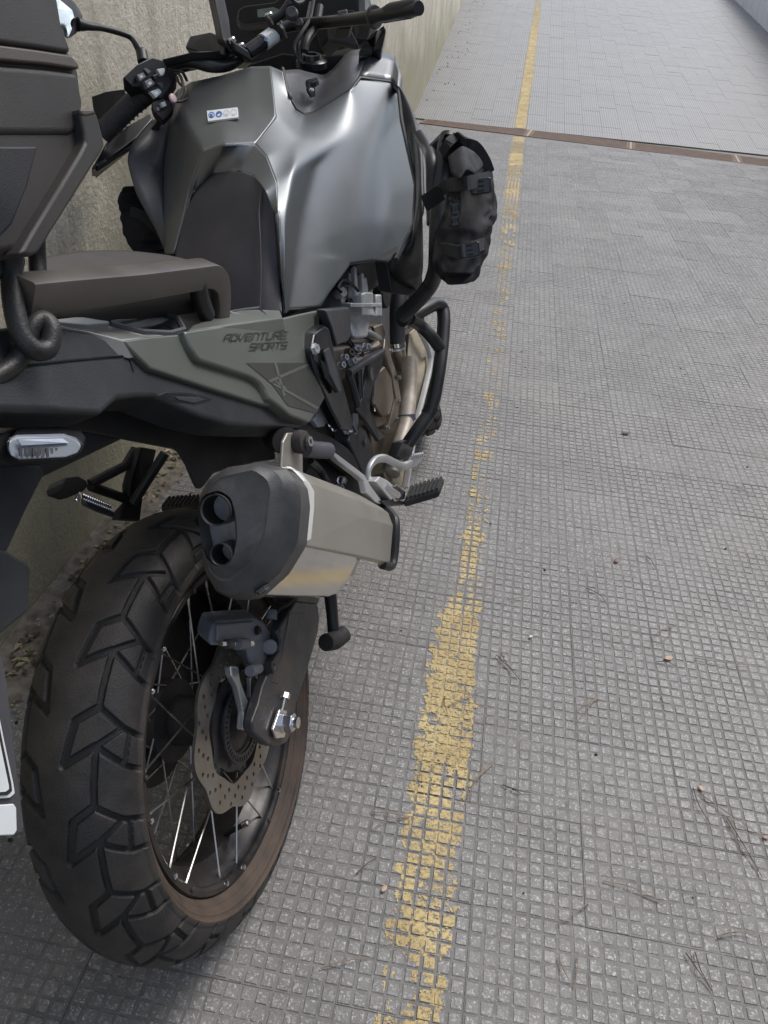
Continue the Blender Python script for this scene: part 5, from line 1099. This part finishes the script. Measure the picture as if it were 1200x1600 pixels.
# black triangular frame guard in three legs with holes
fg = mat('guard_satin_black', (.03, .031, .034), .42, .3, .15, 20, bump=.2, bscale=400, dust=(.12, .11, .1), dustamt=.25)
ggg = prism('engine_guard_plate', L('577,562,.19 601,548,.195 597,575,.195 588,595,.193 582,608,.192 578,640,.192 590,668,.192 604,685,.19 592,690,.188 570,655,.186 557,640,.185 566,622,.186 573,590,.188'), (-.008, 0, 0), fg, bike, bevel=.003)
for s in ('545,583,.19 570,566,.192 598,549,.197', '545,584,.188 552,606,.187 559,634,.186', '561,578,.19 562,600,.188 563,622,.187'): tube('guard_bar', L(s), .0065, fg, ggg, n=10, smooth_p=False)
for px, py, r in ((581, 584, .0125), (583, 626, .007), (585, 640, .004)): lathe('guard_hole', [(0, r), (.0008, r), (.0008, r*.82), (.0004, r*.8)], P(px, py, .1945), (1, 0, 0), blackg if r > .006 else chrome, ggg, n=20, cap=True)
0 and prism('trim_upper', L('499,484,.178 512,462,.175 531,424,.172 536,440,.172 522,478,.176 506,503,.18 497,510,.18'), (-.02, .01, 0), blackg, bike, bevel=.003)
# black side frame trim, its bluish highlight painted as a grey inner facet
tr = prism('frame_trim', L('492,520,.18 508,508,.18 515,512,.181 524,550,.186 533,590,.19 545,630,.191 553,662,.19 549,674,.19 534,672,.188 518,642,.186 499,600,.184 488,562,.182 487,548,.182'), (-.025, .01, 0), blackg, bike, bevel=.006, seg=3)
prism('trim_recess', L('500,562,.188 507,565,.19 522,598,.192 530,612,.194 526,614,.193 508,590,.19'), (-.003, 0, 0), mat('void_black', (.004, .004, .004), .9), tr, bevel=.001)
prism('trim_facet', L('507,548,.19 515,543,.191 526,575,.194 534,610,.197 530,613,.196 516,585,.193'), (-.004, 0, 0), greyplas, tr, bevel=.0015)
prism('plastic_cover', L('508,484,.178 546,480,.172 549,488,.172 549,524,.172 545,533,.172 527,541,.176 519,512,.178'), (-.02, .01, 0), greyplas, bike, bevel=.004)
0 and tube('cover_clip', L('500,480,.184 496,500,.184 492,520,.184'), .002, champagne, tr, n=6)
bolt('trim_bolt', P(491, 545, .185), (1, -.2, .1), .008, .006, castal, tr)
prism('white_bracket', L('490,655,.15 500,640,.152 508,632,.155 512,650,.155 508,666,.152 498,668,.15'), (-.01, 0, 0), mat('white_bracket', (.62, .63, .65), .45), bike, bevel=.002)
prism('subframe_rail', L('412,668,.14 455,660,.15 486,664,.158 520,682,.165 545,700,.17 570,730,.18 560,742,.178 520,708,.165 480,690,.155 440,684,.145'), (-.03, 0, 0), blackp, bike, bevel=.006)
prism('frame_plate', L('551,650,.172 560,648,.176 562,665,.178 572,672,.18 583,700,.184 580,735,.186 570,745,.184 555,712,.176 545,690,.172'), (-.03, 0, 0), fg, bike, bevel=.004)
prism('plate_step', L('553,646,.182 560,646,.184 561,660,.184 556,673,.183 552,665,.182'), (-.006, 0, 0), greyplas, bike, bevel=.002)
lathe('plate_hole', [(0, .007), (.0008, .007), (.0008, .0055)], P(571, 690, .1835), (1, 0, 0), blackg, bike, n=16, cap=True)
for k, (px, py) in enumerate(((515, 662), (520, 668), (540, 672), (548, 676), (530, 752), (527, 765), (570, 765))): bolt('frame_bolt', P(px, py, .165 if k < 4 else .18), (.9, -.3, .3), .007, .012, chrome if k != 2 else castal, bike)
prism('linkage', L('500,700,.13 560,745,.15 590,785,.17 560,790,.16 520,770,.14 480,740,.13'), (-.05, .02, 0), blackp, bike, bevel=.006)
tube('spring_damper', L('455,735,.1 480,745,.1 520,770,.11'), .024, blackp, bike, n=16)
tube('fluid_hose', L('485,720,.16 500,735,.16 515,760,.17 530,775,.17'), .006, blackg, bike, n=8)
# header pipe, skid plate
prism('brown_bracket', L('580,668,.15 600,672,.152 612,690,.155 606,722,.155 592,735,.15 582,715,.148'), (-.03, .01, 0), bronze, bike, bevel=.005)
tube('header_pipe', L('640,560,.214 640,600,.214 637,640,.213 632,670,.21 622,700,.206 612,740,.2'), .0165, header_m, bike, n=20)
lathe('pipe_joint', [(0, .0185), (.014, .0185)], P(636, 647, .213), (0, -.4, -.9), mat('joint_blue', (.2, .2, .24), .4, .7), bike, n=24, cap=True)
skd = prism('skid_plate', L('640,520,.19 652,508,.2 668,545,.215 671,570,.218 662,610,.216 650,655,.212 640,710,.208 630,760,.205 612,770,.2 600,740,.19 616,700,.185 626,660,.18 634,600,.18'), (-.05, .02, -.02), heat, bike, bevel=.004)
tube('skid_edge', L('650,506,.206 669,545,.222 672,570,.226 663,612,.224 652,655,.22 643,705,.216 634,762,.212'), 0, mat('skid_silver', (.62, .62, .6), .4, .5, .08, 15, dust=(.3, .27, .22), dustamt=.25), skd, sec=rsec(.0035, .006, .0015))
prism('crash_bracket', L('622,700,.21 640,694,.218 647,706,.22 634,722,.216 628,730,.212 615,722,.208'), (-.012, 0, 0), fg, bike, bevel=.003)
# ---------------------------------------------------------------- crash bars
cb = tube('crash_bar', L('656,212,.31 668,232,.33 674,252,.345 675,300,.345 676,350,.345'), .0105, tubem, bike, n=14)
cb = tube('crash_bar', L('700,214,.37 694,240,.365 688,290,.36 684,340,.355 683,390,.35 682,420,.34 674,444,.32 660,462,.3 640,482,.27 626,494,.25'), .0145, tubem, bike, n=18, rr=.04)
prism('bar_plate', L('668,232,.335 692,208,.36 702,212,.365 704,220,.365 684,246,.345 674,262,.34'), (-.006, 0, 0), tubem, cb, bevel=.002)
lb_ = tube('crash_bar', L('628,500,.25 640,496,.26 662,484,.28 680,474,.295 692,480,.305 694,500,.308 691,540,.305 686,580,.3 679,620,.29 672,644,.28 655,668,.26 637,694,.235'), .0135, tubem, bike, n=18, rr=.05)
tube('crash_bar', L('640,498,.262 656,508,.272 674,526,.29 690,548,.304'), .0125, tubem, bike, n=16)
cyl('bar_collar', P(676, 634, .286), P(669, 648, .276), .0155, tubem, lb_, n=18)
prism('bar_foot', L('628,690,.235 640,686,.24 648,700,.236 640,716,.225 634,722,.22 620,712,.22'), (-.02, 0, 0), fg, lb_, bevel=.004)
# left crash bar, mostly behind the tank
tube('crash_bar', [V((-.26, .7, .4)), V((-.33, .9, .45)), V((-.37, 1.0, .62)), V((-.37, 1.05, .9)), V((-.3, 1.15, .98))], .0135, tubem, bike, n=14, rr=.06)
# ---------------------------------------------------------------- front wheel, fork
STE = Matrix.Rotation(rad(26), 3, V((0, -.45, .9)).normalized())
fo = V((-.02, 1.53, .345))
fw_ = lathe('front_wheel', [(-.06, .02), (-.05, .04), (.05, .04), (.06, .02)], fo, STE@V((1, 0, 0)), alloyd, bike, n=24, cap=True)
tyre_mesh('tyre', .345, .305, .049, .04, .272, .034, 30, knob_tread, 480, 60, fw_, tyrem, org=fo, rot=STE)
lathe('rim', [(-.036, .273), (-.034, .262), (0, .25), (.034, .262), (.036, .273)], fo, STE@V((1, 0, 0)), rimm, fw_, n=64)
for k in range(24):
    a = 2*math.pi*k/24; s_ = 1 if k % 2 else -1
    tube('spoke', [fo+STE@V((s_*.02, math.cos(a)*.255, math.sin(a)*.255)), fo+STE@V((s_*.04, math.cos(a+.7)*.04, math.sin(a+.7)*.04))], .0016, chrome, fw_, n=5, smooth_p=False)
for s_ in (-1, 1):
    a = fo+STE@V((s_*.1, 0, 0)); b_ = a+V((0, -.36, .72)); tube('fork_leg', [a, a.lerp(b_, .45), a.lerp(b_, .46), b_], [.03, .03, .024, .024], alloyd, bike, n=16, smooth_p=False)
# side stand on the left
tube('side_stand', [V((-.16, .62, .28)), V((-.3, .56, .12)), V((-.40, .52, -.09))], [.016, .014, .013], blackp, bike, n=12, smooth_p=False)

# ================================================================== luggage
case = thing('top_case', 'dark brown hard plastic top case at the upper left, above the passenger seat', 'top case', BM)
cx = .20
cbod = prism('case_body', L('-120,-60,.2 84,-60,.2 88,-8,.2 96,40,.2 110,78,.2 126,104,.2 131,150,.2 128,176,.2 130,205,.2 128,232,.2 100,290,.2 62,358,.2 38,396,.2 4,402,.2 -120,330,.2'), (-.36, .01, 0), casem, case, bevel=.008, seg=3)
prism('case_shell_upper', L('-120,-62,.2035 86,-62,.2035 90,-8,.2035 98,40,.2035 111,76,.2035 112,84,.2035 60,76,.2035 0,68,.2035 -120,50,.2035'), (-.02, .0, 0), casem, case, bevel=.004)
prism('case_band', L('-120,54,.2055 0,70,.2055 60,78,.2055 112,86,.2055 125,102,.2055 124,108,.2055 70,100,.2055 0,94,.2055 -120,82,.2055'), (-.014, 0, 0), mat('case_band', (.075, .06, .05), .42, .1, .08, 20, bump=.2, bscale=1200), case, bevel=.003)
prism('case_side_panel', L('-120,86,.2030 0,98,.2030 70,104,.2030 122,111,.2030 132,160,.2030 131,200,.2030 112,212,.2030 0,212,.2030 -120,206,.2030'), (-.02, 0, 0), casem, case, bevel=.006, seg=3)
prism('case_recess', L('-120,226,.2015 0,228,.2015 60,228,.2015 44,290,.2015 20,350,.2015 0,372,.2015 -120,320,.2015'), (-.004, 0, 0), blackp, case, bevel=.002)
prism('case_lip', L('124,171,.21 146,171,.21 153,180,.21 165,226,.21 161,236,.21 142,266,.21 62,394,.21 52,400,.21 30,398,.21 48,366,.21 96,288,.21 126,238,.21 134,222,.21 132,204,.21'), (-.38, .012, 0), casem, case, bevel=.005, seg=3)
prism('lip_top', L('125,169.5,.211 146,169.5,.211 152,178,.211 136,182,.211 128,180,.211'), (-.01, 0, 0), MATS['case_band'], case, bevel=.002)

def bag(name, label, outline, x0, wid, straps, parent_m, back=False, seed=1):
    t = thing(name, label, 'bag', parent_m, 'bags strapped to the crash bars')
    return t
rb = thing('crash_bar_bag', 'black roll bag strapped to the right crash bar above the paving', 'bag', BM, 'bags strapped to the crash bars')
def lumpy(name, rows, m, parent, seed, amp=.006, sub=1):
    """rows of (left px, right px, y px, x back, x front): a soft bag built from closed rings"""
    rings = []; n = 64
    ys_ = [r[2] for r in rows]; rows = [[float(np.interp(t_, range(len(rows)), [r[c] for r in rows])) for c in range(5)] for t_ in np.linspace(0, len(rows)-1, 60)]
    for (xl, xr, y, xa, xb) in rows:
        a, b_ = P(xl, y, xa), P(xr, y, xb); c = (a+b_)/2; ax_ = (b_-a)/2; dp = V((.1, .95, -.25)).normalized()*(.055)
        ring = []
        for i in range(n):
            th = 2*math.pi*i/n; u, v_ = math.cos(th), math.sin(th); e = .75
            p = c+ax_*(abs(u)**e*(1 if u > 0 else -1))+dp*(abs(v_)**e*(1 if v_ > 0 else -1))*(.75 if y < 240 or y > 425 else 1)
            w1 = noise.noise(V((p.x*14+seed, p.y*14, p.z*20))); w2 = noise.noise(V((p.x*30, p.z*34+w1*2.2, p.y*22+seed))); w3 = noise.noise(V((p.x*70+w1*2, p.z*60+w2*2, seed)))
            p += (p-c).normalized()*amp*(.8*w1+.9*(.35-abs(w2))+.45*(.3-abs(w3)))
            ring.append(p)
        rings.append(ring)
    return loft(name, rings, m, parent, cap=True, sub=sub)
rows = [(700, 726, 212, .385, .4), (694, 742, 224, .37, .42), (692, 756, 240, .36, .43), (690, 765, 262, .355, .435), (689, 770, 285, .35, .44), (688, 771, 305, .35, .44), (687, 770, 330, .35, .44), (686, 767, 355, .35, .44), (686, 762, 378, .35, .435), (686, 756, 398, .352, .43), (688, 750, 415, .355, .425), (694, 743, 432, .36, .42), (704, 732, 443, .37, .41)]
rbb = lumpy('bag_body', rows, fabric, rb, 4, amp=.013)
webm = mat('webbing', (.016, .016, .019), .7, 0, .2, 60, bump=.6, bscale=2500)
def strap(pts, w_, m, parent, name='strap', lift=.004):
    ps_ = [p+(_eye-p).normalized()*lift for p in smooth_path(L(pts), 5)]; up_ = V((0, .2, 1))
    return tube(name, ps_, 0, m, parent, sec=[(w_, .0012), (-w_, .0012), (-w_, -.0012), (w_, -.0012)], smooth_p=False, up=up_, smooth=False)
strap('668,311,.335 676,308,.345 688,298,.37 700,290,.39 716,288,.42 740,284,.44 768,276,.445', .009, webm, rb)
strap('662,318,.34 674,311,.352 690,300,.372', .0125, webm, rb, lift=.012)
strap('684,388,.35 700,390,.385 720,394,.42 742,386,.432 758,380,.43', .009, webm, rb)
strap('690,240,.375 702,222,.39 716,214,.40 730,224,.42 744,230,.43 758,250,.44 766,270,.445', .008, webm, rb, lift=.006)
strap('708,275,.40 712,300,.402 712,330,.402 710,350,.4', .011, webm, rb)
def buckle(px, py, x, w_, h_, ang, parent, m=blackg):
    c = P(px, py, x); n_ = (_eye-c).normalized(); u = (P(px+math.cos(ang)*4, py+math.sin(ang)*4, x)-c); u = (u-n_*u.dot(n_)).normalized(); v_ = n_.cross(u)
    b = box('buckle', c+n_*.008, (w_, h_, .008), m, parent, axes=(u, v_, n_), bevel=.003)
    for k in (-1, 0, 1): box('buckle_slot', c+n_*.0125+v_*k*h_*.28, (w_*.3, h_*.1, .002), webm, b, axes=(u, v_, n_), bevel=0)
    box('buckle_bar', c+n_*.0125-u*w_*.28, (w_*.12, h_*.8, .003), greyplas, b, axes=(u, v_, n_), bevel=.0008)
    return b
buckle(751, 291, .445, .03, .022, -.12, rb); buckle(734, 391, .432, .028, .021, -.15, rb); buckle(711, 326, .402, .022, .015, 1.45, rb); buckle(711, 345, .402, .018, .014, 1.45, rb)
tube('bag_ring', L('703,310,.40 710,315,.404 718,310,.406 719,304,.406'), .0022, alloyd, rb, n=8)
fl = D('a:700,245,.40 b:722,226,.42 c:746,240,.435 d:757,258,.44 e:742,272,.44 f:728,262,.435 g:716,280,.425 h:704,268,.41')
net('bag_flap', {k: p+(_eye-p).normalized()*.006 for k, p in fl.items()}, ['a b f h', 'b c d f', 'f d e', 'h f g'], fabric, rb, crease=['b f *.4', 'h f *.5'], thick=.003, sub=2)
lbg = thing('crash_bar_bag', 'black roll bag half hidden between the tank and the wall', 'bag', BM, 'bags strapped to the crash bars')
rows2 = [(212, 240, 292, -.36, -.33), (202, 262, 302, -.38, -.31), (197, 280, 318, -.38, -.3), (198, 285, 340, -.38, -.3), (203, 285, 362, -.37, -.3), (213, 285, 382, -.36, -.3), (222, 280, 398, -.35, -.3), (232, 270, 412, -.34, -.31)]
lumpy('bag_body', rows2, fabric, lbg, 9, amp=.013)
strap('203,330,-.35 220,336,-.33 240,352,-.31 262,380,-.29', .01, webm, lbg, lift=.03)
